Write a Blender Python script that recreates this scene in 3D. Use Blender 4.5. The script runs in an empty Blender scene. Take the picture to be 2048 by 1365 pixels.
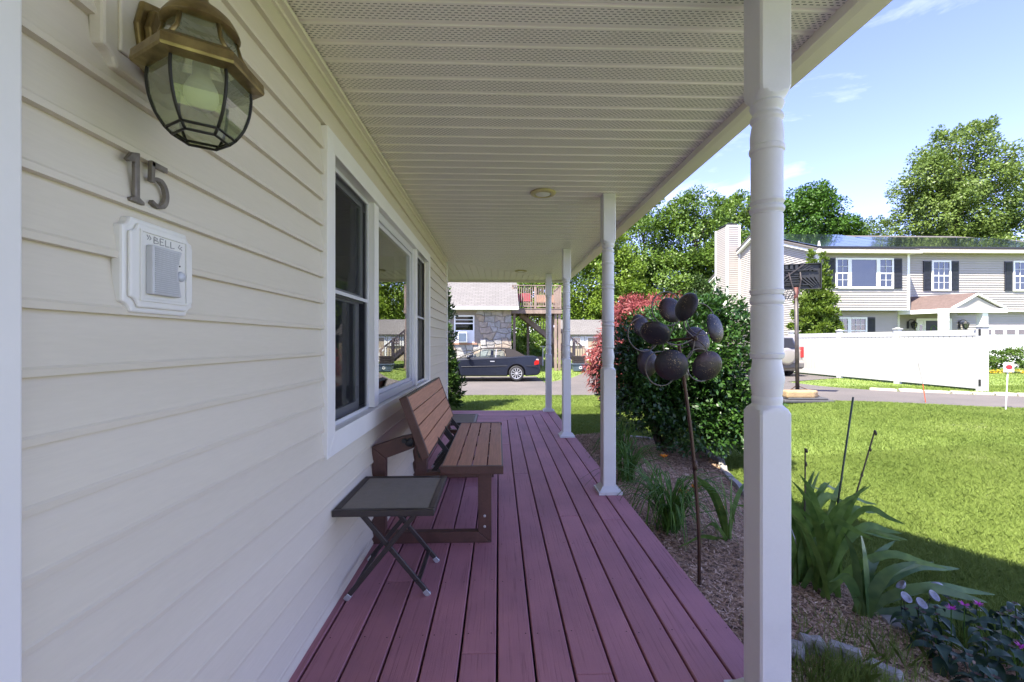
import bpy, math, random
import numpy as np
from mathutils import Vector, Matrix
R = math.radians
random.seed(7); rng = np.random.default_rng(7)
S = bpy.context.scene
COL = S.collection

# ------------------------------------------------------------------ camera, world, sun, exposure
cam_d = bpy.data.cameras.new('camera'); cam = bpy.data.objects.new('camera', cam_d); COL.objects.link(cam)
cam.location = (0, 0, 1.236); cam.rotation_euler = (R(90), 0, R(-1.788))
cam_d.sensor_width = 36; cam_d.lens = 36*865/2048; cam_d.shift_y = 1.5/2048
cam_d.clip_start = .02; cam_d.clip_end = 900
S.camera = cam
W = bpy.data.worlds.new('World'); S.world = W; W.use_nodes = True
SUN_DIR = Vector((1.0, .90, -2.10)).normalized()          # the way the light travels
sun_el = math.asin(-SUN_DIR.z); sun_az = math.atan2(-SUN_DIR.x, -SUN_DIR.y)
nt = W.node_tree; nt.nodes.clear()
def N(nt, typ, **kw):
    n = nt.nodes.new(typ)
    for k, v in kw.items():
        if k.startswith('i_'):
            key = k[2:]; key = int(key) if key.isdigit() else key.replace('_', ' ')
            n.inputs[key].default_value = v
        else: setattr(n, k, v)
    return n
sky = N(nt, 'ShaderNodeTexSky', sky_type='NISHITA', sun_disc=False, sun_elevation=sun_el, sun_rotation=sun_az, air_density=.75, dust_density=.2, ozone_density=4.0)
tc = N(nt, 'ShaderNodeTexCoord'); mp = N(nt, 'ShaderNodeMapping'); mp.inputs['Scale'].default_value = (1.2, 1.6, 4.2); mp.inputs['Rotation'].default_value = (.1, .35, .3)
no = N(nt, 'ShaderNodeTexNoise', i_Scale=1.5, i_Detail=9, i_Roughness=.62, i_Distortion=.6)
rp = N(nt, 'ShaderNodeValToRGB'); rp.color_ramp.elements[0].position = .50; rp.color_ramp.elements[1].position = .95
rp.color_ramp.elements[0].color = (0, 0, 0, 1); rp.color_ramp.elements[1].color = (.38, .38, .38, 1)
mx = N(nt, 'ShaderNodeMix', data_type='RGBA'); mx.inputs['B'].default_value = (7.5, 7.3, 7.6, 1)
bg = N(nt, 'ShaderNodeBackground', i_Strength=.15); wo = N(nt, 'ShaderNodeOutputWorld')
L = nt.links.new
L(tc.outputs['Generated'], mp.inputs['Vector']); L(mp.outputs[0], no.inputs['Vector']); L(no.outputs['Fac'], rp.inputs['Fac'])
L(rp.outputs['Color'], mx.inputs['Factor']); tint = N(nt, 'ShaderNodeMix', data_type='RGBA', blend_type='MULTIPLY'); tint.inputs['Factor'].default_value = 1; tint.inputs['B'].default_value = (.75, .575, .68, 1); L(sky.outputs['Color'], tint.inputs['A']); L(tint.outputs['Result'], mx.inputs['A']); L(mx.outputs['Result'], bg.inputs['Color']); L(bg.outputs[0], wo.inputs['Surface'])
sl = bpy.data.lights.new('sun', 'SUN'); sl.energy = 3.2; sl.angle = R(.53); sl.color = (1, .93, .80)
so = bpy.data.objects.new('sun', sl); COL.objects.link(so); so.location = (-20, -5, 40)
so.rotation_euler = SUN_DIR.to_track_quat('-Z', 'Y').to_euler()
S.view_settings.view_transform = 'Standard'; S.view_settings.look = 'None'; S.view_settings.gamma = 1
S.view_settings.exposure = 2.52
S.view_settings.use_curve_mapping = False
S.cycles.max_bounces = 16; S.cycles.diffuse_bounces = 9; S.cycles.transparent_max_bounces = 16

# ------------------------------------------------------------------ object helpers
def acc(o):
    v = Vector((0, 0, 0))
    while o is not None: v += o.location; o = o.parent
    return v
def tag(o, label=None, cat=None, group=None, kind=None):
    if label: o['label'] = label
    if cat: o['category'] = cat
    if group: o['group'] = group
    if kind: o['kind'] = kind
    return o
def thing(name, loc, label, cat, group=None):
    o = bpy.data.objects.new(name, None); o.empty_display_size = .2; COL.objects.link(o); o.location = loc
    return tag(o, label, cat, group)
def link(name, me, parent=None):
    o = bpy.data.objects.new(name, me); COL.objects.link(o)
    if parent is not None: o.parent = parent; o.location = -acc(parent)
    return o
def copy_tree(o, parent=None):
    c = o.copy(); COL.objects.link(c); c.parent = parent
    for ch in list(o.children): copy_tree(ch, c)
    return c
def relabel(o, label): o['label'] = label; return o

class MB:
    def __init__(s): s.v = []; s.f = []; s.m = []; s.cm = 0
    def add(s, vs, fs):
        b = len(s.v); s.v += [tuple(p) for p in vs]; s.f += [tuple(b+i for i in f) for f in fs]; s.m += [s.cm]*len(fs); return s
    def box(s, x0, y0, z0, x1, y1, z1):
        if x0 > x1: x0, x1 = x1, x0
        if y0 > y1: y0, y1 = y1, y0
        if z0 > z1: z0, z1 = z1, z0
        return s.add([(x0,y0,z0),(x1,y0,z0),(x1,y1,z0),(x0,y1,z0),(x0,y0,z1),(x1,y0,z1),(x1,y1,z1),(x0,y1,z1)],
                     [(0,3,2,1),(4,5,6,7),(0,1,5,4),(1,2,6,5),(2,3,7,6),(3,0,4,7)])
    def hexa(s, b, t):      # two quads, bottom and top, same winding (ccw from above)
        return s.add(list(b)+list(t), [(0,3,2,1),(4,5,6,7),(0,1,5,4),(1,2,6,5),(2,3,7,6),(3,0,4,7)])
    def beam(s, p0, p1, w, h, up=(0,0,1)):
        p0, p1 = Vector(p0), Vector(p1); d = (p1-p0).normalized(); u = Vector(up)
        if abs(d.dot(u)) > .98: u = Vector((0,1,0)) if abs(d.y) < .9 else Vector((1,0,0))
        a = d.cross(u).normalized(); c = a.cross(d).normalized()
        q = [a*sx*w/2 + c*sz*h/2 for sx, sz in ((-1,-1),(1,-1),(1,1),(-1,1))]
        return s.add([p0+k for k in q]+[p1+k for k in q], [(0,1,2,3),(7,6,5,4),(0,4,5,1),(1,5,6,2),(2,6,7,3),(3,7,4,0)])
    def tube(s, pts, r, n=8, cap=True, closed=False):
        pts = [Vector(p) for p in pts]; k = len(pts); rr = r if isinstance(r, (list, tuple)) else [r]*k
        vs = []; fs = []; prev = None
        for i, p in enumerate(pts):
            if closed: d = pts[(i+1) % k]-pts[i-1]
            else: d = pts[min(i+1, k-1)]-pts[max(i-1, 0)]
            d.normalize()
            if prev is None:
                u = Vector((0,0,1)) if abs(d.z) < .9 else Vector((1,0,0)); a = d.cross(u).normalized()
            else:
                a = prev-d*prev.dot(d); a.normalize()
            prev = a; b = d.cross(a)
            for j in range(n):
                t = 2*math.pi*j/n; vs.append(p+a*math.cos(t)*rr[i]+b*math.sin(t)*rr[i])
        for i in range(k if closed else k-1):
            i2 = (i+1) % k
            for j in range(n): fs.append((i*n+j, i*n+(j+1) % n, i2*n+(j+1) % n, i2*n+j))
        if cap and not closed: fs += [tuple(range(n-1, -1, -1)), tuple((k-1)*n+j for j in range(n))]
        return s.add(vs, fs)
    def lathe(s, prof, n=24, c=(0,0,0), mat=None, cap=True):
        vs = []; fs = []; k = len(prof)
        for r, z in prof:
            for j in range(n):
                t = 2*math.pi*j/n; p = Vector((r*math.cos(t), r*math.sin(t), z))
                if mat is not None: p = mat @ p
                vs.append(p+Vector(c))
        for i in range(k-1):
            for j in range(n): fs.append((i*n+j, i*n+(j+1) % n, (i+1)*n+(j+1) % n, (i+1)*n+j))
        if cap: fs += [tuple(range(n-1, -1, -1)), tuple((k-1)*n+j for j in range(n))]
        return s.add(vs, fs)
    def prism(s, poly, fn, d0, d1):       # poly 2-D ring, fn(u, v, d) -> 3-D
        k = len(poly)
        return s.add([fn(u, v, d0) for u, v in poly]+[fn(u, v, d1) for u, v in poly],
                     [tuple(range(k-1, -1, -1)), tuple(range(k, 2*k))]+[(i, (i+1) % k, k+(i+1) % k, k+i) for i in range(k)])
    def ribbon(s, pts, w, fn, d0, d1):    # thick stroke along a 2-D path
        k = len(pts); ww = w if isinstance(w, (list, tuple)) else [w]*k; lft = []; rgt = []
        for i in range(k):
            a = Vector(pts[max(i-1, 0)]); b = Vector(pts[min(i+1, k-1)]); d = (b-a).normalized(); n = Vector((-d.y, d.x)); p = Vector(pts[i])
            lft.append(p+n*ww[i]/2); rgt.append(p-n*ww[i]/2)
        for i in range(k-1):
            q = [lft[i], rgt[i], rgt[i+1], lft[i+1]]
            s.prism([tuple(x) for x in q], fn, d0, d1)
        return s
    def mesh(s, name, mats, smooth=False):
        me = bpy.data.meshes.new(name); me.from_pydata(s.v, [], s.f); me.update()
        for m in (mats if isinstance(mats, (list, tuple)) else [mats]): me.materials.append(m)
        if s.cm or any(s.m): me.polygons.foreach_set('material_index', s.m)
        if smooth: me.polygons.foreach_set('use_smooth', [True]*len(me.polygons))
        return me
    def build(s, name, mats, parent=None, smooth=False, bevel=0, seg=2, auto=None):
        o = link(name, s.mesh(name, mats, smooth), parent)
        if bevel:
            b = o.modifiers.new('bevel', 'BEVEL'); b.width = bevel; b.segments = seg; b.limit_method = 'ANGLE'; b.angle_limit = R(35); b.harden_normals = False
        if auto: o.data.set_sharp_from_angle(angle=R(auto))
        return o
def flip(mb):
    mb.f = [tuple(reversed(f)) for f in mb.f]; return mb
def np_mesh(name, V, quads, mat, smooth=False):
    V = np.asarray(V, dtype=np.float32).reshape(-1, 3); quads = np.asarray(quads, dtype=np.int32); n, k = quads.shape
    me = bpy.data.meshes.new(name); me.vertices.add(len(V)); me.vertices.foreach_set('co', V.ravel())
    me.loops.add(n*k); me.loops.foreach_set('vertex_index', quads.ravel())
    me.polygons.add(n); me.polygons.foreach_set('loop_start', np.arange(n, dtype=np.int32)*k)
    me.update(calc_edges=True); me.validate(); me.materials.append(mat)
    if smooth: me.polygons.foreach_set('use_smooth', [True]*n)
    return me

# ------------------------------------------------------------------ materials
def newmat(name):
    m = bpy.data.materials.new(name); m.use_nodes = True; m.node_tree.nodes.clear(); return m, m.node_tree
def pm(name, col, rough=.5, var=.12, scale=6., metal=0, bump=0., bscale=40., spec=.5, stretch=(1,1,1), col2=None, thr=(.35,.7), coat=0, coords='Object', fine=0.):
    """principled material; colour wanders between col and col2 (default a darker col) with noise"""
    m, t = newmat(name); l = t.links.new
    out = N(t, 'ShaderNodeOutputMaterial'); p = N(t, 'ShaderNodeBsdfPrincipled', i_Roughness=rough, i_Metallic=metal)
    p.inputs['Specular IOR Level'].default_value = spec; p.inputs['Coat Weight'].default_value = coat
    tcn = N(t, 'ShaderNodeTexCoord'); mpn = N(t, 'ShaderNodeMapping'); mpn.inputs['Scale'].default_value = stretch
    l(tcn.outputs[coords], mpn.inputs['Vector'])
    nz = N(t, 'ShaderNodeTexNoise', i_Scale=scale, i_Detail=6, i_Roughness=.6); l(mpn.outputs[0], nz.inputs['Vector'])
    r = N(t, 'ShaderNodeValToRGB'); e = r.color_ramp.elements; e[0].position, e[1].position = thr
    c2 = col2 or tuple(c*(1-var*2) for c in col)
    e[0].color = (*c2, 1); e[1].color = (*col, 1); l(nz.outputs['Fac'], r.inputs['Fac'])
    src = r.outputs['Color']
    if fine:
        n2 = N(t, 'ShaderNodeTexNoise', i_Scale=bscale*1.7, i_Detail=3); l(mpn.outputs[0], n2.inputs['Vector'])
        mr = N(t, 'ShaderNodeMapRange'); mr.inputs['From Min'].default_value = .3; mr.inputs['From Max'].default_value = .7
        mr.inputs['To Min'].default_value = 1-fine; mr.inputs['To Max'].default_value = 1+fine; l(n2.outputs['Fac'], mr.inputs['Value'])
        mm = N(t, 'ShaderNodeMix', data_type='RGBA', blend_type='MULTIPLY'); mm.inputs['Factor'].default_value = 1
        l(src, mm.inputs['A']); l(mr.outputs[0], mm.inputs['B']); src = mm.outputs['Result']
    l(src, p.inputs['Base Color'])
    if bump:
        b = N(t, 'ShaderNodeBump', i_Strength=bump, i_Distance=.02); n3 = N(t, 'ShaderNodeTexNoise', i_Scale=bscale, i_Detail=4)
        l(mpn.outputs[0], n3.inputs['Vector']); l(n3.outputs['Fac'], b.inputs['Height']); l(b.outputs[0], p.inputs['Normal'])
    l(p.outputs[0], out.inputs['Surface']); return m
def leafmat(name, c1, c2, c3=None, scale=3., hi=60., trans=.3, rough=.45, spec=.35):
    m, t = newmat(name); l = t.links.new; out = N(t, 'ShaderNodeOutputMaterial')
    tcn = N(t, 'ShaderNodeTexCoord')
    n1 = N(t, 'ShaderNodeTexNoise', i_Scale=scale, i_Detail=2); n2 = N(t, 'ShaderNodeTexNoise', i_Scale=hi, i_Detail=1)
    l(tcn.outputs['Object'], n1.inputs['Vector']); l(tcn.outputs['Object'], n2.inputs['Vector'])
    ad = N(t, 'ShaderNodeMath', operation='ADD'); l(n1.outputs['Fac'], ad.inputs[0]); l(n2.outputs['Fac'], ad.inputs[1])
    r = N(t, 'ShaderNodeValToRGB'); e = r.color_ramp.elements; hf = N(t, 'ShaderNodeMath', operation='MULTIPLY'); hf.inputs[1].default_value = .5; l(ad.outputs[0], hf.inputs[0])
    e[0].position = .36; e[1].position = .64; e[0].color = (*c1, 1); e[1].color = (*c2, 1)
    if c3: x = r.color_ramp.elements.new(.74); x.color = (*c3, 1)
    l(hf.outputs[0], r.inputs['Fac'])
    p = N(t, 'ShaderNodeBsdfPrincipled', i_Roughness=rough); p.inputs['Specular IOR Level'].default_value = spec; l(r.outputs['Color'], p.inputs['Base Color'])
    tr = N(t, 'ShaderNodeBsdfTranslucent'); l(r.outputs['Color'], tr.inputs['Color'])
    ms = N(t, 'ShaderNodeMixShader'); ms.inputs[0].default_value = trans; l(p.outputs[0], ms.inputs[1]); l(tr.outputs[0], ms.inputs[2]); l(ms.outputs[0], out.inputs['Surface'])
    return m
def glassmat(name, tint=(.9,.95,.93), ior=1.5, rough=0., dust=0., refl=(1,1,1)):
    """thin pane: fresnel mirror over a tinted see-through"""
    m, t = newmat(name); l = t.links.new; out = N(t, 'ShaderNodeOutputMaterial')
    fr = N(t, 'ShaderNodeFresnel'); ge = N(t, 'ShaderNodeNewGeometry'); io = N(t, 'ShaderNodeMapRange'); io.inputs['To Min'].default_value = ior; io.inputs['To Max'].default_value = 1/ior; l(ge.outputs['Backfacing'], io.inputs['Value']); l(io.outputs[0], fr.inputs['IOR']); tr = N(t, 'ShaderNodeBsdfTransparent'); tr.inputs['Color'].default_value = (*tint, 1)
    g = N(t, 'ShaderNodeBsdfGlossy', i_Roughness=rough); g.inputs['Color'].default_value = (*refl, 1)
    ms = N(t, 'ShaderNodeMixShader'); l(fr.outputs[0], ms.inputs[0]); l(g.outputs[0], ms.inputs[2])
    if dust:                                   # a film of grime on old panes
        df = N(t, 'ShaderNodeBsdfDiffuse'); df.inputs['Color'].default_value = (.42,.46,.30,1); m2 = N(t, 'ShaderNodeMixShader'); m2.inputs[0].default_value = dust
        l(tr.outputs[0], m2.inputs[1]); l(df.outputs[0], m2.inputs[2]); l(m2.outputs[0], ms.inputs[1])
    else: l(tr.outputs[0], ms.inputs[1])
    l(ms.outputs[0], out.inputs['Surface']); return m

M = {}
M['siding'] = pm('almond_siding', (.65,.60,.495), .46, var=.04, scale=2.2, bump=.07, bscale=34, stretch=(1,.3,3), fine=.018, col2=(.615,.565,.46), thr=(.25,.6))
M['white'] = pm('white_trim', (.80,.79,.76), .4, var=.03, scale=4, bump=.02, bscale=60)
M['vinyl'] = pm('white_vinyl', (.62,.62,.615), .38, var=.03, scale=2.5, bump=.015, bscale=30)
M['fencev'] = pm('fence_vinyl', (.42,.42,.415), .45, var=.05, scale=1.5)
M['postwhite'] = pm('white_post_paint', (.68,.675,.67), .42, var=.03, scale=5, bump=.015, bscale=70, fine=.01, thr=(.28,.5))
M['soffit_plain'] = pm('cream_soffit', (.87,.81,.755), .45, var=.03, scale=3)
M['fascia'] = pm('cream_fascia', (.80,.745,.655), .45, var=.03, scale=3)
M['dark'] = pm('dark_void', (.012,.012,.012), .8, var=.1)
M['black'] = pm('black_metal', (.018,.018,.02), .45, var=.15, scale=12)
M['bronze'] = pm('bronze_frame', (.045,.036,.034), .42, var=.15, scale=15, bump=.03, bscale=120)
M['benchframe'] = pm('bench_brown_frame', (.105,.048,.036), .5, var=.18, scale=9, bump=.08, bscale=80, stretch=(1,1,1), fine=.08)
M['benchslat'] = pm('bench_slat', (.52,.255,.155), .55, var=.14, scale=7, bump=.12, bscale=60, stretch=(14,.7,14), fine=.12)
M['sling'] = pm('sling_fabric', (.24,.215,.185), .75, var=.06, scale=20, bump=.2, bscale=500, fine=.12)
M['brass'] = pm('antique_brass', (.33,.255,.10), .36, var=.28, scale=22, metal=.8, bump=.05, bscale=60, col2=(.17,.125,.05))
M['came'] = pm('dark_came', (.03,.028,.02), .45, metal=.6)
M['pewter'] = pm('pewter_number', (.27,.24,.20), .42, var=.2, scale=30, metal=.55, bump=.05, bscale=90)
M['bulb'] = pm('frosted_bulb', (.86,.85,.80), .35, var=.05, scale=10)
M['glass'] = glassmat('window_glass', (.80,.84,.82), 2.3)
M['lglass'] = glassmat('lantern_glass', (.66,.69,.53), 1.95, dust=.24)
M['farglass'] = glassmat('far_window_glass', (.35,.38,.40), 2.0)
M['carglass'] = glassmat('car_glass', (.80,.87,.85), 1.5)
M['rubber'] = pm('tyre_rubber', (.02,.02,.021), .75, var=.1, scale=30)
M['alloy'] = pm('alloy_wheel', (.52,.53,.55), .35, var=.05, metal=.5)
M['asphalt'] = pm('asphalt', (.115,.10,.093), .9, var=.1, scale=.8, bump=.4, bscale=90, fine=.14, col2=(.088,.079,.075), coords='Object')
M['screen'] = None
m, t = newmat('insect_screen'); out = N(t, 'ShaderNodeOutputMaterial'); ms = N(t, 'ShaderNodeMixShader'); ms.inputs[0].default_value = .55
a = N(t, 'ShaderNodeBsdfTransparent'); b = N(t, 'ShaderNodeBsdfDiffuse'); b.inputs['Color'].default_value = (.03,.031,.034,1)
t.links.new(a.outputs[0], ms.inputs[1]); t.links.new(b.outputs[0], ms.inputs[2]); t.links.new(ms.outputs[0], out.inputs['Surface']); M['screen'] = m

# deck boards: brushed composite with grain along the board and a different shade per board
def deckmat():
    m, t = newmat('rosewood_deck'); l = t.links.new; out = N(t, 'ShaderNodeOutputMaterial'); p = N(t, 'ShaderNodeBsdfPrincipled', i_Roughness=.58)
    p.inputs['Specular IOR Level'].default_value = .4
    tcn = N(t, 'ShaderNodeTexCoord'); oi = N(t, 'ShaderNodeObjectInfo'); ofs = N(t, 'ShaderNodeVectorMath', operation='ADD')
    cmb = N(t, 'ShaderNodeCombineXYZ'); k = N(t, 'ShaderNodeMath', operation='MULTIPLY'); k.inputs[1].default_value = 37.; l(oi.outputs['Random'], k.inputs[0]); l(k.outputs[0], cmb.inputs[0]); l(k.outputs[0], cmb.inputs[1])
    l(tcn.outputs['Object'], ofs.inputs[0]); l(cmb.outputs[0], ofs.inputs[1])
    mpn = N(t, 'ShaderNodeMapping'); mpn.inputs['Scale'].default_value = (1, .022, 1); l(ofs.outputs[0], mpn.inputs['Vector'])
    g = N(t, 'ShaderNodeTexNoise', i_Scale=95., i_Detail=6, i_Roughness=.75); l(mpn.outputs[0], g.inputs['Vector'])
    n2 = N(t, 'ShaderNodeTexNoise', i_Scale=2.2, i_Detail=5); l(ofs.outputs[0], n2.inputs['Vector'])
    r = N(t, 'ShaderNodeValToRGB'); e = r.color_ramp.elements; e[0].position = .33; e[1].position = .46; e[0].color = (.27,.113,.13,1); e[1].color = (.42,.19,.22,1); l(g.outputs['Fac'], r.inputs['Fac'])
    r2 = N(t, 'ShaderNodeValToRGB'); e = r2.color_ramp.elements; e[0].position = .3; e[1].position = .7; e[0].color = (.80,.80,.84,1); e[1].color = (1.12,1.10,1.08,1); l(n2.outputs['Fac'], r2.inputs['Fac'])
    mm = N(t, 'ShaderNodeMix', data_type='RGBA', blend_type='MULTIPLY'); mm.inputs['Factor'].default_value = 1; l(r.outputs['Color'], mm.inputs['A']); l(r2.outputs['Color'], mm.inputs['B'])
    hs = N(t, 'ShaderNodeHueSaturation'); mr = N(t, 'ShaderNodeMapRange'); mr.inputs['To Min'].default_value = .86; mr.inputs['To Max'].default_value = 1.12; l(oi.outputs['Random'], mr.inputs['Value']); l(mr.outputs[0], hs.inputs['Value'])
    l(mm.outputs['Result'], hs.inputs['Color']); l(hs.outputs[0], p.inputs['Base Color'])
    # pale specks of dust
    b = N(t, 'ShaderNodeBump', i_Strength=.35, i_Distance=.004); l(g.outputs['Fac'], b.inputs['Height']); l(b.outputs[0], p.inputs['Normal']); l(p.outputs[0], out.inputs['Surface']); return m
M['deck'] = deckmat()

# perforated soffit: rows of short staggered slots cut in each panel (panel runs along local X, width along local Y)
def slotmat():
    m, t = newmat('perforated_soffit'); l = t.links.new; out = N(t, 'ShaderNodeOutputMaterial'); p = N(t, 'ShaderNodeBsdfPrincipled', i_Roughness=.45)
    tcn = N(t, 'ShaderNodeTexCoord'); sx = N(t, 'ShaderNodeSeparateXYZ'); l(tcn.outputs['Object'], sx.inputs[0])
    def ma(op, a, b=None):
        n = N(t, 'ShaderNodeMath', operation=op)
        for i, q in enumerate((a, b)):
            if q is None: continue
            if isinstance(q, (int, float)): n.inputs[i].default_value = q
            else: l(q, n.inputs[i])
        return n.outputs[0]
    ry = ma('DIVIDE', ma('SUBTRACT', sx.outputs[1], .0225), .0116); row = ma('FLOOR', ry); fy = ma('FRACT', ry)
    fx = ma('FRACT', ma('ADD', ma('DIVIDE', sx.outputs[0], .0248), ma('MULTIPLY', row, .5)))
    s = ma('MULTIPLY', ma('LESS_THAN', fx, .56), ma('LESS_THAN', fy, .27)); s = ma('MULTIPLY', s, ma('GREATER_THAN', sx.outputs[1], .0222)); s = ma('MULTIPLY', s, ma('LESS_THAN', row, 6.5))
    nz = N(t, 'ShaderNodeTexNoise', i_Scale=2.5, i_Detail=4); l(tcn.outputs['Object'], nz.inputs['Vector'])
    r = N(t, 'ShaderNodeValToRGB'); e = r.color_ramp.elements; e[0].position = .3; e[1].position = .7; e[0].color = (.85,.80,.735,1); e[1].color = (.90,.85,.79,1); l(nz.outputs['Fac'], r.inputs['Fac'])
    mm = N(t, 'ShaderNodeMix', data_type='RGBA'); l(s, mm.inputs['Factor']); l(r.outputs['Color'], mm.inputs['A']); mm.inputs['B'].default_value = (.05,.045,.035,1)
    l(mm.outputs['Result'], p.inputs['Base Color']); l(p.outputs[0], out.inputs['Surface']); return m
M['slots'] = slotmat()

# ------------------------------------------------------------------ ground
def sm(x, a, b):
    t = np.clip((np.asarray(x, float)-a)/(b-a), 0, 1); return t*t*(3-2*t)
def gz(x, y):
    x = np.asarray(x, float); y = np.asarray(y, float)
    z = np.maximum(-.42+.25*sm(x, 4, 9.5), -.42+.36*sm(y, 19, 29))
    return z+.012*np.sin(x*1.7+y*.6)*sm(x, 2, 4)*(1-sm(y, 9, 12))
def g1(x, y): return float(gz(x, y))
DRIVE = [(-30,13.5),(-3,13.6),(3.2,13.4),(5,12.5),(7.6,10.7),(9.3,9.75),(11.3,8.9),(14,7.7),(20,5.4),(45,-3),(47,.5),(24,7.0),(17,9.4),(13.6,10.85),(12.4,11.4),(11.4,12.0),(10.6,12.9),(10.3,13.6),(10.2,15),(13.4,16.6),(13.2,24),(10,26),(9.6,30),(9.6,34),(6.6,34),(6.5,30),(5.3,24.2),(3.35,19.8),(1.9,17.5),(1.8,20.6),(-30,20.6)]
BED = [(.9,7.2),(1.2,7.05),(1.8,7.32),(2.5,7.05),(3.05,6.35),(3.0,5.7),(2.79,5.2),(2.62,4.5),(2.42,3.55),(2.28,2.75),(2.22,2.34),(2.5,2.08),(2.95,1.9),(3.3,1.3),(3.3,.2),(.9,.2)]
def inpoly(x, y, poly):
    c = np.zeros(len(x), bool); n = len(poly)
    for i in range(n):
        x0, y0 = poly[i]; x1, y1 = poly[i-1]
        k = ((y0 > y) != (y1 > y)) & (x < (x1-x0)*(y-y0)/((y1-y0) or 1e-9)+x0); c ^= k
    return c
def sheet(name, poly, step, dz, mat, zf=gz):
    """a filled polygon draped on the ground: ring of points + inner grid, triangulated by bmesh"""
    import bmesh
    P = []
    for i in range(len(poly)):
        a = Vector(poly[i]); b = Vector(poly[(i+1) % len(poly)]); k = max(1, int((b-a).length/step))
        for j in range(k): P.append(a.lerp(b, j/k))
    bm = bmesh.new(); vs = [bm.verts.new((p.x, p.y, 0)) for p in P]
    from mathutils.geometry import tessellate_polygon
    for tri in tessellate_polygon([[Vector((p.x, p.y, 0)) for p in P]]):
        if len(set(tri)) == 3: bm.faces.new([vs[i] for i in tri])
    xs = [p.x for p in P]; ys = [p.y for p in P]
    for ax, lo, hi in (((1,0,0), min(xs), max(xs)), ((0,1,0), min(ys), max(ys))):
        v = math.ceil(lo/step)*step+.0137
        while v < hi:
            bmesh.ops.bisect_plane(bm, geom=bm.verts[:]+bm.edges[:]+bm.faces[:], plane_co=Vector(ax)*v, plane_no=ax); v += step
    for v in bm.verts: v.co.z = float(zf(v.co.x, v.co.y))+dz
    bm.normal_update(); bmesh.ops.reverse_faces(bm, faces=[q for q in bm.faces if q.normal.z < 0])
    me = bpy.data.meshes.new(name); bm.to_mesh(me); bm.free(); me.materials.append(mat); o = link(name, me); tag(o, kind='structure'); return o
M['lawn'] = pm('lawn_soil', (.17,.23,.046), .95, scale=.9, bump=0, bscale=60, fine=.25, col2=(.115,.17,.03))
gx = np.concatenate([[-400,-150,-60,-30], np.arange(-20, 40, 1.), [50,70,100,200,400]]); gy = np.concatenate([[-200,-60,-20], np.arange(-8, 45, 1.), [55,75,110,200,500]])
GX, GY = np.meshgrid(gx, gy); GZ = gz(GX, GY)-.03
nx, ny = len(gx), len(gy); ii = (np.arange(ny-1)[:,None]*nx+np.arange(nx-1)).ravel()
o = link('lawn', np_mesh('lawn', np.stack([GX, GY, GZ], -1), np.stack([ii, ii+1, ii+nx+1, ii+nx], -1), M['lawn'], True)); tag(o, kind='structure')
drv = sheet('driveway', DRIVE, 1.0, -.012, M['asphalt'])
M['mulch'] = pm('mulch_soil', (.55,.36,.21), .95, scale=30, bump=.8, bscale=120, fine=.35, col2=(.06,.038,.026))
def bedz(x, y): return -.30-.07*sm(x, 1.6, 2.6)+.02*np.sin(np.asarray(x)*5)*np.sin(np.asarray(y)*4)
bed = sheet('flower_bed', BED, .2, 0, M['mulch'], bedz)
sheet('bounce_walk', [(1.25,-2.7),(16,-2.7),(16,-.1),(1.25,-.1)], 1.0, -.008, pm('pale_concrete', (.50,.48,.45), .9, var=.08, scale=2, bump=.3, bscale=60, fine=.08))  # unseen pale slab added to bounce sunlight up under the porch
# shredded bark chips
n = 52000; cx = rng.uniform(.95, 3.3, n); cy = rng.uniform(.6, 7.3, n); k = inpoly(cx, cy, BED); cx, cy = cx[k], cy[k]; n = len(cx)
def chips(n, cx, cy, cz, l0, l1, w0, w1):
    a = rng.uniform(0, 2*np.pi, n); tl = rng.normal(0, .28, n); L_ = rng.uniform(l0, l1, n); w_ = rng.uniform(w0, w1, n)
    d = np.stack([np.cos(a)*np.cos(tl), np.sin(a)*np.cos(tl), np.sin(tl)], -1); s_ = np.stack([-np.sin(a), np.cos(a), rng.normal(0, .5, n)], -1)
    c = np.stack([cx, cy, cz], -1)
    return np.stack([c-d*L_[:,None]-s_*w_[:,None]*.6, c+d*L_[:,None]*.8-s_*w_[:,None], c+d*L_[:,None]+s_*w_[:,None]*.5, c-d*L_[:,None]*.7+s_*w_[:,None]], 1)
V = chips(n, cx, cy, bedz(cx, cy)+rng.uniform(.002, .016, n), .006, .022, .0018, .0048)
M['chips'] = leafmat('bark_chips', (.26,.17,.115), (.66,.49,.36), (.92,.81,.68), scale=9, hi=160, trans=0, rough=.9, spec=.15)
o = link('mulch_chips', np_mesh('mulch_chips', V, np.arange(4*n).reshape(n, 4), M['chips'])); tag(o, 'shredded brown bark mulch covering the flower bed beside the deck', 'mulch', kind='stuff')

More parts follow.
